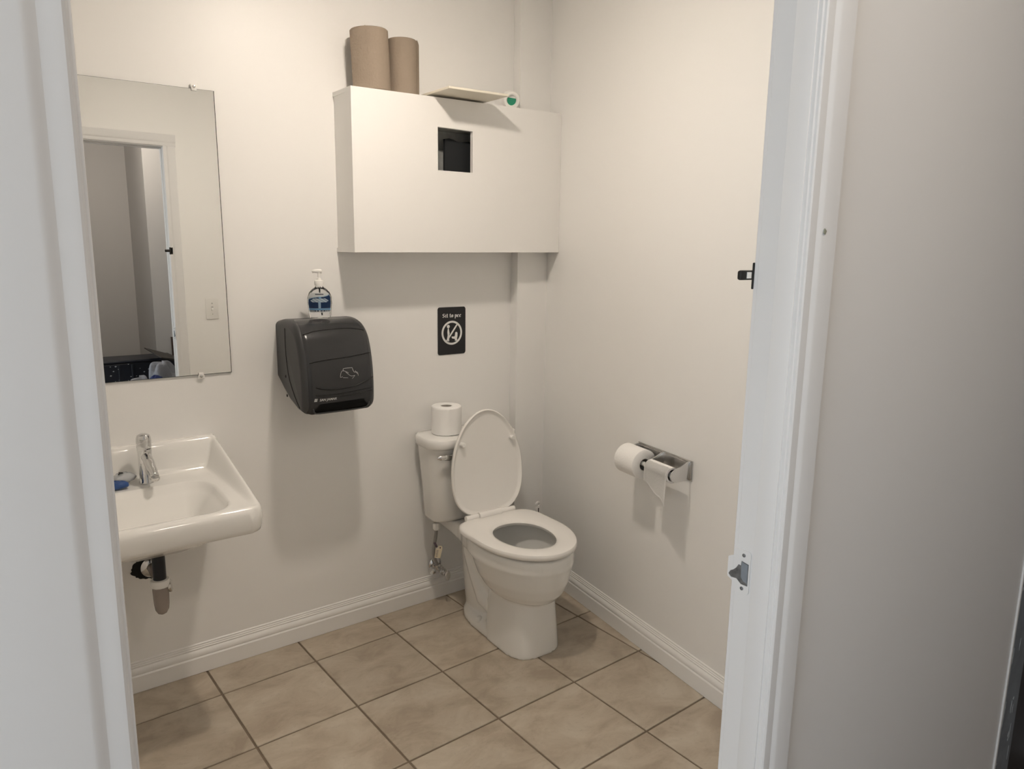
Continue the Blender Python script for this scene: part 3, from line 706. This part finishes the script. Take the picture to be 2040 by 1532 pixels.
# wrapped soap beside the faucet
t = thing('soap_pack', (-1.665, -.105, .738), 'small clear and blue plastic soap pack lying on the sink deck beside the faucet', 'soap')
def wrinkled(mb, c, sx, sy, sz, seed, n=18, m=10, amp=.10, flat_z=None, boxy=1.0):
    random.seed(seed); ph = [random.uniform(0, 6.3) for _ in range(6)]; rings = []
    for j in range(m+1):
        b = -PI/2 + PI*j/m; ring = []
        for i in range(n):
            a = i*2*PI/n; k = 1 + amp*(math.sin(3*a+ph[0]+2*b) + .6*math.sin(5*a+ph[1]-3*b) + .5*math.sin(7*b+ph[2]+a))
            z = c[2]+sz*math.sin(b)*k
            if flat_z is not None: z = max(z, flat_z)
            cb = max(0, math.cos(b))**boxy; ring.append((c[0]+sx*cb*math.cos(a)*k, c[1]+sy*cb*math.sin(a)*k, z))
        rings.append(ring)
    mb.loft(rings)
mb = MB(); zd = sink_h(-1.665, -.105)+.0015
wrinkled(mb, (-1.676, -.128, zd+.012), .030, .022, .013, 5, amp=.08, flat_z=zd); mb.build('blue_wrapper', 'bluesoap', t, True)
mb = MB(); wrinkled(mb, (-1.657, -.104, zd+.024), .032, .026, .016, 8, amp=.12, flat_z=zd+.012); mb.build('clear_wrapper', 'clearwrap', t, True)
mb = MB(); mb.tube(smooth_path([(-1.672, -.118, zd+.041), (-1.664, -.114, zd+.044), (-1.668, -.108, zd+.043), (-1.658, -.112, zd+.042)], 5), .0018, 6); mb.build('print_mark', 'dark', t, True)

# drain pipe under the sink
dx_, dy_ = -1.599, -.215
t = thing('sink_drain', (dx_, dy_, .35), 'black tailpiece and cloudy plastic trap hanging under the sink', 'drain pipe')
mb = MB(); mb.lathe([(.026, .566), (.026, .548), (.0185, .546), (.0185, .450)], (dx_, dy_, 0), (0, 0, 1), 24); mb.build('tailpiece', 'rubber', t, 40)
mb = MB(); mb.lathe([(.0188, .466), (.0260, .464), (.0275, .460), (.0275, .446), (.0255, .442), (.0190, .441)], (dx_, dy_, 0), (0, 0, 1), 14); mb.build('slip_nut', 'whiteplastic', t, 30)
mb = MB(); mb.lathe([(.0225, .4405), (.0230, .43), (.0215, .385), (.0195, .368), (.013, .356), (.005, .351), (0, .3505)], (dx_, dy_, 0), (0, 0, 1), 24); mb.build('trap_cup', 'trapclear', t, 40)
mb = MB(); mb.tube(smooth_path([(dx_+.012, dy_+.012, .415), (dx_+.018, dy_+.045, .43), (dx_+.012, dy_+.10, .425), (dx_+.014, dy_+.205, .420)], 5), .014, 14); mb.build('outlet_pipe', 'trapclear', t, True)
mb = MB(); mb.lathe([(.0, 0), (.017, 0), (.020, .004), (.020, .010), (.014, .013)], (dx_+.020, dy_-.001, .437), (1, -.25, .1), 16); mb.build('outlet_nut', 'chrome_dull', t, 40)
mb = MB(); mb.lathe([(.034, 0), (.034, .003), (.029, .007), (.018, .010), (.018, .012)], (dx_+.016, -.0026, .420), (0, -1, 0), 28); mb.build('escutcheon', 'chrome', t, 40)
random.seed(4); pts = []
for k in range(60):
    a = k*2*PI/60; r = .046*random.uniform(.94, 1.10) + .012*math.exp(-((a-PI*1.05)/.5)**2); pts.append((dx_+.008+r*.92*math.cos(a), .424+r*.92*math.sin(a)))
mb = MB(); mb.prism(pts, -.0006, -.0024, 'y'); mb.build('ragged_hole', 'slot', t)

# ------------------------------------------------------------------ toilet
TXF = T(-.405, 0, 0) @ Matrix.Rotation(math.radians(-2.2), 4, 'Z')
t = thing('toilet', TXF @ Vector((0, -.38, 0)), 'white two-piece toilet with its seat lid raised in the corner', 'toilet')
def egg(cy, front, back, hw, n=56, eb=2.0, ef=2.0, ymax=None):
    pts = []
    for k in range(n):
        a = k*2*PI/n; c, s_ = math.cos(a), math.sin(a); e = ef if s_ < 0 else eb
        x = hw*math.copysign(abs(c)**(2/e), c); y = cy + (front if s_ < 0 else back)*math.copysign(abs(s_)**(2/e), s_)
        if ymax is not None: y = min(y, ymax)
        pts.append((x, y))
    return pts
# ceramic bowl: overlapping lofts fused by voxel remesh, hollow cut out
mb = MB()
L3 = lambda pts, z: [(x, y, z) for x, y in pts]
mb.loft([L3(egg(-.46, .235, .20, .168, eb=2.6), .400), L3(egg(-.46, .240, .205, .172, eb=2.6), .396), L3(egg(-.46, .243, .207, .175, eb=2.6), .380), L3(egg(-.46, .243, .205, .175, eb=2.6), .352), L3(egg(-.461, .238, .197, .171), .338), L3(egg(-.462, .233, .190, .166), .318),
         L3(egg(-.465, .222, .175, .155), .280), L3(egg(-.470, .202, .155, .136), .242), L3(egg(-.475, .172, .14, .114), .214), L3(egg(-.48, .13, .12, .085), .196)])            # bowl
mb.loft([L3(egg(-.475, .148, .130, .112, ef=3.2, eb=3.2), .0), L3(egg(-.475, .148, .130, .112, ef=3.2, eb=3.2), .012), L3(egg(-.475, .142, .125, .105, ef=3.2, eb=3.2), .10), L3(egg(-.475, .136, .12, .098, ef=3.0, eb=3.2), .2), L3(egg(-.472, .132, .12, .098, ef=2.4), .245)])   # front column
mb.loft([L3(egg(-.38, .20, .235, .108, eb=2.6), .0), L3(egg(-.38, .20, .235, .108, eb=2.6), .022), L3(egg(-.38, .19, .225, .098, eb=2.6), .045), L3(egg(-.38, .18, .20, .075), .06)])         # foot flange
mb.loft([L3(egg(-.28, .14, .150, .078), .02), L3(egg(-.275, .14, .160, .080), .10), L3(egg(-.270, .14, .165, .084), .18), L3(egg(-.265, .15, .165, .087), .26), L3(egg(-.26, .17, .150, .090), .33), L3(egg(-.25, .17, .15, .095), .37)])      # trapway block
mb.tube([(.0, -.47, .17), (.05, -.40, .10), (.055, -.33, .12), (.05, -.27, .20), (.045, -.22, .27), (.04, -.19, .335)], [.05, .045, .042, .045, .045, .040], 16)
mb.tube([(.0, -.47, .17), (-.05, -.40, .10), (-.055, -.33, .12), (-.05, -.27, .20), (-.045, -.22, .27), (-.04, -.19, .335)], [.05, .045, .042, .045, .045, .040], 16)
def rr3(x, y0, y1, r, z): return [(a, b, z) for a, b in rrect(-x, x, y0, y1, r)]
mb.loft([[(a, y, b) for a, b in rrect(-hw, hw, z0, z1, .018)] for y, hw, z0, z1 in ((-.030, .100, .338, .382), (-.045, .106, .332, .385), (-.14, .108, .326, .386), (-.20, .112, .322, .387), (-.245, .124, .322, .390), (-.29, .143, .330, .393), (-.34, .158, .340, .394), (-.40, .150, .345, .390))])
raw = mb.build('raw', None)
md = raw.modifiers.new('r', 'REMESH'); md.mode = 'VOXEL'; md.voxel_size = .0045
sm_ = raw.modifiers.new('s', 'SMOOTH'); sm_.factor = .5; sm_.iterations = 4
cut = MB(); cut.loft([L3(egg(-.475, .195, .170, .130), .45), L3(egg(-.475, .195, .170, .130), .39), L3(egg(-.475, .185, .16, .122), .34), L3(egg(-.47, .15, .14, .10), .27), L3(egg(-.46, .10, .10, .07), .215), L3(egg(-.455, .06, .06, .045), .19)])
cut = cut.build('cut', None)
bo = raw.modifiers.new('b', 'BOOLEAN'); bo.object = cut; bo.operation = 'DIFFERENCE'; bo.solver = 'EXACT'
me = evaluated(raw); me.transform(TXF)
bpy.data.objects.remove(raw, do_unlink=True); bpy.data.objects.remove(cut, do_unlink=True)
bowl_o = link('bowl', me, 'porcelain', t, 50)
mb = MB(TXF); mb.lathe([(.112, .2895), (.112, .2905), (0, .2905)], (0, -.472, 0), (0, 0, 1), 40, sx=.97, sy=1.25)
mb.build('water', 'sanitary', bowl_o, True)
for s_ in (-1, 1):
    mb = MB(TXF); mb.lathe([(.014, 0), (.0135, .014), (.010, .019), (0, .020)], (s_*.094, -.335, .034), (0, 0, 1), 16); mb.build('bolt_cap', 'whiteplastic', bowl_o, 50)
# tank
TKX = TXF @ T(-.015, 0, 0)
mb = MB(TKX)
def trr(hx, yb, yf, r, z, bow=.0):
    out = []
    for a, b in rrect(-hx, hx, yf, yb, r, 7): out.append((a, b - (bow*(1-(a/hx)**2) if b < (yb+yf)/2 else 0), z))
    return out
mb.loft([trr(.150, -.045, -.148, .040, .3865), trr(.166, -.034, -.160, .048, .392), trr(.172, -.028, -.166, .050, .405), trr(.180, -.020, -.176, .052, .55, .004), trr(.190, -.016, -.184, .052, .66, .006), trr(.193, -.016, -.186, .052, .694, .006)])
tank = mb.build('tank', 'porcelain', t, 50)
mb = MB(TKX)
mb.loft([trr(.197, -.012, -.188, .055, .6945, .008), trr(.200, -.009, -.195, .058, .699, .008), trr(.203, -.007, -.198, .060, .706, .008), trr(.203, -.007, -.198, .060, .724, .008), trr(.200, -.009, -.195, .058, .732, .008), trr(.195, -.015, -.187, .052, .7355, .008), trr(.15, -.04, -.15, .03, .737, .004)])
mb.build('tank_lid', 'porcelain', tank, 40)
mb = MB(TKX); mb.lathe([(.013, -.004), (.013, .008), (.010, .012), (0, .013)], (-.118, -.1890, .664), (0, -1, 0), 18)
mb.tube(smooth_path([(-.112, -.2015, .663), (-.135, -.206, .668), (-.160, -.205, .671), (-.184, -.198, .671)], 4), [.0095]*4+[.0115]*4+[.0095]*3+[.006]*2, 12, flat=.5); mb.build('flush_lever', 'chrome', tank, True)
# seat ring
def seat_out(s=1.0, d=0.0): return egg(-.470, .242*s-d, .205*s-d, .182*s-d, 72, eb=5.0, ymax=-.272+d)
def seat_in(d=0.0): return egg(-.490, .142+d, .125+d, .104+d, 72, eb=2.2)
mb = MB(TXF); zz = .408
rings = [[(x, y, z) for x, y in P] for P, z in ((seat_in(.004), zz), (seat_out(1, .004), zz), (seat_out(1, .0), zz+.004), (seat_out(1, .0), zz+.014), (seat_out(1, .003), zz+.020), (seat_out(1, .012), zz+.023), (seat_in(.020), zz+.0215), (seat_in(.006), zz+.018), (seat_in(.0), zz+.012), (seat_in(.001), zz+.003))]
rings.append(rings[0]); mb.loft(rings, False, False); bmesh.ops.remove_doubles(mb.bm, verts=mb.bm.verts[:], dist=1e-5)
seat = mb.build('seat', 'seat', t, 45)
for x, y in ((-.12, -.38), (.12, -.38), (-.09, -.64), (.09, -.64)):
    mb = MB(TXF); mb.lathe([(.010, .4005), (.010, .4085)], (x, y, 0), (0, 0, 1), 12); mb.build('bumper', 'whiteplastic', seat, 40)
# lid, hinged up
HZ, HYY = .436, -.262
LX = TXF @ T(0, HYY, HZ) @ Matrix.Rotation(math.radians(-94.0), 4, 'X')
# in lid space: y = length (negative = away from hinge), z = thickness; rotated so that the underside faces the room
def lid_out(d=0.0): return [(x, y+.252) for x, y in egg(-.415, .247-d, .171-d, .163-d, 72, eb=2.75, ef=1.92, ymax=-.258+d)]
LX = TXF @ T(0, HYY, HZ) @ Matrix.Rotation(math.radians(-95.0), 4, 'X')
mb = MB(LX)
mb.loft([[(x, y, z) for x, y in lid_out(d)] for d, z in ((.020, .008), (.012, .0065), (.0075, .0005), (.0035, -.0005), (.0005, .002), (0, .007), (.002, .014), (.010, .0185), (.04, .020))])
lid = mb.build('lid', 'seat', t, 45)
for x, y in ((-.112, -.285), (.116, -.285)):
    mb = MB(LX); mb.lathe([(.0095, .012), (.0095, -.009), (.007, -.012), (0, -.012)], (x, y, 0), (0, 0, 1), 14); mb.build('bumper', 'whiteplastic', lid, 40)
for xa, xb in ((-.115, -.060), (.045, .110)):
    mb = MB(TXF); mb.tube([(xa, HYY-.006, .434), (xb, HYY-.006, .434)], .011, 14); mb.build('hinge', 'seat', seat, 40)
mb = MB(TXF); mb.tube([(-.058, HYY-.009, .435), (.043, HYY-.009, .435)], .0145, 18); mb.build('hinge_bar', 'seat', seat, 40)

# toilet roll on the tank
def roll(mb, r, rc, h, xf):
    pass
p = TXF @ Vector((-.104, -.100, .7375))
t = thing('toilet_paper_roll', p, 'full toilet paper roll standing upright on the toilet tank', 'toilet paper', 'toilet paper rolls')
mb = MB(); mb.lathe([(.0215, .001), (.055, 0), (.0585, .003), (.0590, .012), (.0590, .103), (.0578, .109), (.0545, .1115), (.024, .1105), (.0215, .107), (.0215, .001)], p, (0, 0, 1), 48); mb.build('paper', 'tissue', t, 45)
mb = MB(); mb.lathe([(.0212, .002), (.0212, .1085), (.0196, .1085), (.0196, .002)], p, (0, 0, 1), 32); mb.build('core', 'tissue_core', t, 45)
mb = MB()
A = []
for k in range(11):
    a = -1.9 + k*.16; rr = .0594+.0010*(k/10)**2; A.append([(p.x+rr*math.cos(a), p.y+rr*math.sin(a), p.z+.004), (p.x+rr*math.cos(a), p.y+rr*math.sin(a), p.z+.107), (p.x+(rr+.0006)*math.cos(a), p.y+(rr+.0006)*math.sin(a), p.z+.107), (p.x+(rr+.0006)*math.cos(a), p.y+(rr+.0006)*math.sin(a), p.z+.004)])
mb.loft(A); mb.build('loose_sheet', 'tissue', t, 30)

# water supply
t = thing('supply_valve', (-.52, 0, .13), 'chrome water shut-off valve with braided hose left of the toilet', 'valve')
mb = MB(); mb.lathe([(.030, .0005), (.030, .003), (.024, .010), (.012, .013), (.012, .016)], (-.513, 0, .150), (0, -1, 0), 24); mb.build('escutcheon', 'chrome', t, 40)
mb = MB(); mb.tube([(-.513, -.012, .150), (-.513, -.088, .138)], .0095, 14); mb.lathe([(.0145, 0), (.0145, .020), (.012, .022), (.012, .030), (.0145, .032), (.0145, .042)], (-.513, -.034, .146), (0, -1, -.15), 8); mb.build('valve_body', 'chrome_dull', t, 35)
mb = MB(); mb.lathe([(.006, 0), (.006, .012)], (-.513, -.088, .138), (0, -1, -.15), 10); mb.lathe([(.0, .012), (.020, .012), (.0215, .016), (.020, .020), (0, .021)], (-.513, -.088, .138), (0, -1, -.15), 20, sx=.55, sy=1.05); mb.build('valve_handle', 'chrome_dull', t, 40)
mb = MB(); mb.lathe([(.0105, 0), (.0115, .012), (.009, .020)], (-.524, -.050, .150), (-.35, 0, 1), 6); mb.lathe([(.016, 0), (.016, .012), (.012, .014)], (-.540, -.034, .140), (-1, -.2, 0), 14); mb.build('outlet_nut', 'chrome', t, 30)
hp = smooth_path([(-.530, -.050, .168), (-.552, -.062, .205), (-.566, -.080, .255), (-.566, -.096, .310), (-.563, -.1, .358)], 6)
mb = MB(); mb.tube(hp, .0072, 12); mb.build('braided_hose', 'steel', t, True)
mb = MB(); mb.lathe([(.0115, .345), (.0150, .350), (.0150, .370), (.0125, .374)], (-.563, -.1, 0), (0, 0, 1), 8); mb.build('tank_nut', 'whiteplastic', t, 30)
TG = T(-.560, -.106, .252) @ Matrix.Rotation(-.45, 4, 'Z') @ Matrix.Rotation(.16, 4, 'Y')
mb = MB(TG); mb.prism([(-.011, -.026), (.013, -.026), (.015, .018), (.011, .026), (-.002, .026), (-.004, .016), (-.011, .012)], -.0005, .0006, 'y'); tg = mb.build('paper_tag', 'tag', t)
mb = MB(TG)
for k in range(6): mb.box((-.008, -.0008, -.020+k*.005), (.001, -.0005, -.0185+k*.005))
mb.lathe([(.003, .0005), (.003, .0008)], (.006, 0, .018), (0, -1, 0), 10); mb.build('tag_print', 'tagink', tg)
mb = MB(); mb.tube(smooth_path([(-.562, -.098, .272), (-.568, -.102, .282), (-.570, -.094, .290)], 4), .0042, 8); mb.build('tag_band', 'tagink', tg, True)

# toilet brush behind the bowl
q = (-.070, -.135)
t = thing('toilet_brush', (q[0], q[1], 0), 'white toilet brush standing in the corner behind the toilet', 'brush')
mb = MB(); mb.lathe([(.045, .001), (.045, .006), (.038, .05), (.042, .12), (.038, .12), (.034, .06), (.0, .055)], (q[0], q[1], 0), (0, 0, 1), 28); mb.build('brush_pot', 'whiteplastic', t, 40)
mb = MB(); mb.lathe([(.0, .06), (.022, .062), (.026, .085), (.022, .112), (.006, .118)], (q[0], q[1], 0), (0, 0, 1), 18); mb.build('bristles', 'white', t, 40)
mb = MB(); mb.tube([(q[0], q[1], .11), (q[0], q[1], .32)], [.006, .0075], 12)
mb.prism([(q[0]+a, b) for a, b in rrect(-.0105, .0105, .305, .352, .006)], q[1]-.005, q[1]+.005, 'y', .002, 2)
n = 24; rr = [[(q[0] + (.0095+.0045*math.cos(b))*math.cos(k*2*PI/n), q[1]+.0045*math.sin(b), .361 + (.0095+.0045*math.cos(b))*math.sin(k*2*PI/n)) for b in [j*PI/5 for j in range(10)]] for k in range(n+1)]
mb.loft(rr, False, False); mb.build('handle', 'whiteplastic', t, 40)
mb = MB(); mb.box((q[0]-.002, q[1]-.0062, .315), (q[0]+.002, q[1]-.0045, .345)); mb.build('handle_slot', 'dark', t)

# ------------------------------------------------------------------ double toilet paper holder on the right wall
HX = Matrix(((RD.x, RN.x, 0, RW.x), (RD.y, RN.y, 0, RW.y), (0, 0, 1, 0), (0, 0, 0, 1)))   # local: x along wall to the door, y out of the wall, z up
d0, d1 = rw_y(-.716), rw_y(-.998); dm = (d0+d1)/2
t = thing('toilet_paper_holder', HX @ Vector((dm, 0, .70)), 'chrome double toilet paper holder on the right wall', 'paper holder')
mb = MB(HX); mb.box((d0, .0005, .705), (d1, .003, .775), .001, 1)
mb.box((d0+.004, .003, .711), (d1-.004, .0055, .769), .002, 2); mb.build('back_plate', 'chrome_dull', t)
def arm(x, w):
    mb = MB(HX); pr = [(.003, .708), (.003, .772), (.012, .772), (.045, .757), (.070, .752), (.083, .744), (.089, .731), (.083, .717), (.070, .709)]
    mb.prism(pr, x-w/2, x+w/2, 'x', .0012, 2); return mb.build('arm', 'chrome', t, 35)
for x in (d0+.006, dm, d1-.012): arm(x, .006)
for xa, xb in ((d0+.010, dm-.004), (dm+.004, d1-.016)):
    mb = MB(HX); mb.tube([(xa, .070, .731), (xb, .070, .731)], .008, 14); mb.build('roller', 'whiteplastic', t, 40)
ra = HX @ Vector((d0+.012, .068, .728)); axd = (RD.x, RD.y, 0)
t = thing('toilet_paper_roll', ra, 'fuller toilet paper roll at the far end of the chrome wall holder', 'toilet paper', 'toilet paper rolls')
mb = MB(); mb.lathe([(.0215, 0), (.049, 0), (.0525, .003), (.0525, .104), (.049, .107), (.0215, .107), (.0215, 0)], ra, axd, 48); mb.build('paper', 'tissue', t, 45)
mb = MB(); mb.lathe([(.0213, .001), (.0213, .106), (.0195, .106), (.0195, .001)], ra, axd, 28); mb.build('core', 'tissue_core', t, 45)
rb_ = HX @ Vector((dm+.010, .070, .731))
t = thing('toilet_paper_roll', rb_, 'nearly empty toilet paper roll with a hanging sheet at the near end of the holder', 'toilet paper', 'toilet paper rolls')
wl = (d1-.020) - (dm+.010)
mb = MB(); mb.lathe([(.0205, 0), (.0265, 0), (.0265, wl), (.0205, wl), (.0205, 0)], rb_, axd, 36); mb.build('paper', 'tissue', t, 45)
mb = MB(); mb.lathe([(.0203, .0005), (.0203, wl-.0005), (.0190, wl-.0005), (.0190, .0005)], rb_, axd, 28); mb.build('core', 'tissue_core', t, 45)
mb = MB(HX); nn = 14; path = []
for k in range(10): a = math.radians(70 - k*9); path.append((.070+.0275*math.cos(a), .731+.0275*math.sin(a)))
rings = []
xs_ = [dm+.010 + wl*k/nn for k in range(nn+1)]
for i, x in enumerate(xs_):
    f_ = i/nn; col = list(path); end = .688 - .048*f_ - .012*max(0, f_-.85)/.15 + .003*math.sin(9*f_)
    y0, z0 = path[-1]
    for k in range(1, 11):
        u = k/10; col.append((y0 + .0015*math.sin(5*f_+4*u)*u + .002*u, z0 + (end-z0)*u))
    rings.append([(x, y, z) for y, z in col])
R_ = [[mb.v(p_) for p_ in r] for r in rings]
for a, b in zip(R_, R_[1:]):
    for i in range(len(a)-1): mb.face([a[i], a[i+1], b[i+1], b[i]])
bmesh.ops.solidify(mb.bm, geom=mb.bm.faces[:], thickness=.0006)
mb.build('hanging_sheet', 'tissue', t, True)

# ------------------------------------------------------------------ door hardware and switch
t = thing('strike_plate', (XJ, -1.852, .94), 'painted door strike plate with bare worn metal latch hole on the right jamb', 'strike plate')
mb = MB(); mb.prism([(a, b) for a, b in rrect(-1.8700, -1.8400, .936, 1.006, .004)], XJ-.0018, XJ-.0002, 'x', .0005, 1); mb.prism([(-1.8405, .950), (-1.8405, .993), (-1.8305, .988), (-1.8305, .956)], XJ-.0020, XJ-.0004, 'x'); mb.build('plate', 'casing', t)
mb = MB(); mb.prism([(-1.8675, .951), (-1.8675, .986), (-1.855, .988), (-1.854, .980), (-1.850, .981), (-1.846, .974), (-1.841, .969), (-1.836, .966), (-1.833, .960), (-1.838, .956), (-1.848, .957), (-1.856, .951)], XJ-.0026, XJ-.0017, 'x'); mb.build('worn_metal', 'latch', t)
mb = MB(); mb.prism([(-1.8668, .955), (-1.8668, .985), (-1.8555, .987), (-1.8555, .962), (-1.860, .957)], XJ-.0030, XJ-.0025, 'x'); mb.build('latch_hole', 'slate', t)
for z in (.998, .944):
    mb = MB(); mb.lathe([(.003, 0), (.003, .0006), (0, .0012)], (XJ-.0018, -1.858, z), (-1, 0, 0), 10); mb.build('screw', 'latch', t)
hz = 1.422
t = thing('latch_keeper', (XJ+.01, YD, hz), 'small dark latch keeper at the back edge of the right jamb', 'latch')
mb = MB(); mb.box((XJ-.002, YD+.0005, hz-.020), (XJ+.016, YD+.003, hz+.018), .001, 1); mb.build('keeper_plate', 'dark', t)
mb = MB(); mb.box((XJ-.026, YD+.0032, hz-.007), (XJ+.008, YD+.011, hz+.007), .003, 2); kp = mb.build('keeper_loop', 'dark', t, 40)
mb = MB(); mb.box((XJ-.013, YD+.0022, hz-.0045), (XJ-.003, YD+.0034, hz+.0045)); mb.build('keeper_pin', 'whiteplastic', kp)
swx, swz = -.868, 1.102
t = thing('light_switch', (swx, YB, swz-.058), 'white toggle light switch beside the door, seen in the mirror', 'switch')
mb = MB(); mb.prism([(a, b) for a, b in rrect(swx-.034, swx+.034, swz-.058, swz+.058, .004)], YB+.0005, YB+.0055, 'y', .002, 2); mb.build('cover_plate', 'whiteplastic', t, 40)
mb = MB(); mb.box((swx-.005, YB+.0056, swz-.012), (swx+.005, YB+.0062, swz+.012)); mb.build('toggle_slot', 'greyp', t)
mb = MB(); mb.hexa([(swx-.004, YB+.0062, swz-.006), (swx+.004, YB+.0062, swz-.006), (swx+.004, YB+.0062, swz+.006), (swx-.004, YB+.0062, swz+.006), (swx-.0035, YB+.018, swz-.012), (swx+.0035, YB+.018, swz-.012), (swx+.0035, YB+.018, swz-.003), (swx-.0035, YB+.018, swz-.003)]); mb.build('toggle', 'whiteplastic', t)
for z in (swz-.03, swz+.03):
    mb = MB(); mb.lathe([(.0032, 0), (.0032, .0006), (0, .0014)], (swx, YB+.0055, z), (0, 1, 0), 10); mb.build('screw', 'chrome_dull', t)

# ------------------------------------------------------------------ clutter of the hall, seen in the mirror
t = thing('storage_crate', (-1.05, -3.10, 0), 'dark navy crate with pale specks in the hall, seen in the mirror', 'crate')
mb = MB(); zc = .682
mb.box((-1.32, -3.22, .0015), (-.845, -2.98, zc-.02), .008, 2); body = mb.build('crate_body', 'navy', t)
mb = MB(); mb.box((-1.33, -3.23, zc-.0195), (-.835, -2.97, zc), .006, 2); mb.build('crate_lid', 'navy', t)
for x in (-1.2, -1.12, -1.0, -.92):
    mb = MB(); mb.box((x, -2.979, .05), (x+.012, -2.972, zc-.03), .002, 1); mb.build('rib', 'navy', body)
random.seed(21); mb = MB()
for k in range(34):
    x, z = random.uniform(-1.3, -.88), random.uniform(.52, .655); w = random.uniform(.002, .008)
    mb.prism([(x-w, z), (x, z-w*.6), (x+w, z+w*.2), (x-w*.2, z+w*.7)], -2.971, -2.9725, 'y')
mb.build('pale_specks', 'speck', body)['kind'] = 'stuff'
t = thing('plastic_bag', (-1.06, -2.56, 0), 'clear plastic bag stuffed with things in front of the navy crate, seen in the mirror', 'bag')
mb = MB(); wrinkled(mb, (-1.010, -2.56, .355), .105, .080, .335, 31, 52, 40, .07, .0015, .45); mb.build('bag_film', 'bag', t, True)
mb = MB(); wrinkled(mb, (-1.150, -2.55, .315), .080, .075, .290, 12, 44, 34, .08, .0015, .5); mb.build('bag_lobe', 'bag', t, True)
mb = MB(); wrinkled(mb, (-1.07, -2.462, .60), .045, .015, .045, 3, 20, 12, .1); mb.build('blue_cloth', 'bluecloth', t, True)
mb = MB(); mb.hexa([(-1.02, -3.05, .745), (-.86, -3.05, .688), (-.83, -2.72, .672), (-.98, -2.72, .715), (-1.02, -3.05, .752), (-.86, -3.05, .695), (-.83, -2.72, .690), (-.98, -2.72, .722)]); tag(mb.build('flat_panel', 'darkboard'), 'dark flat panel lying tilted on the navy crate, seen in the mirror', 'panel')
mb = MB(); mb.hexa([(-.800, -3.20, .001), (-.765, -3.20, .001), (-.765, -3.22, .001), (-.800, -3.22, .001), (-.800, -3.25, .79), (-.765, -3.25, .79), (-.765, -3.268, .79), (-.800, -3.268, .79)]); tag(mb.build('brown_plank', 'brown'), 'narrow brown plank leaning on the hall wall, seen in the mirror', 'plank')

for o in bpy.data.objects:
    if '_root' in o: del o['_root']
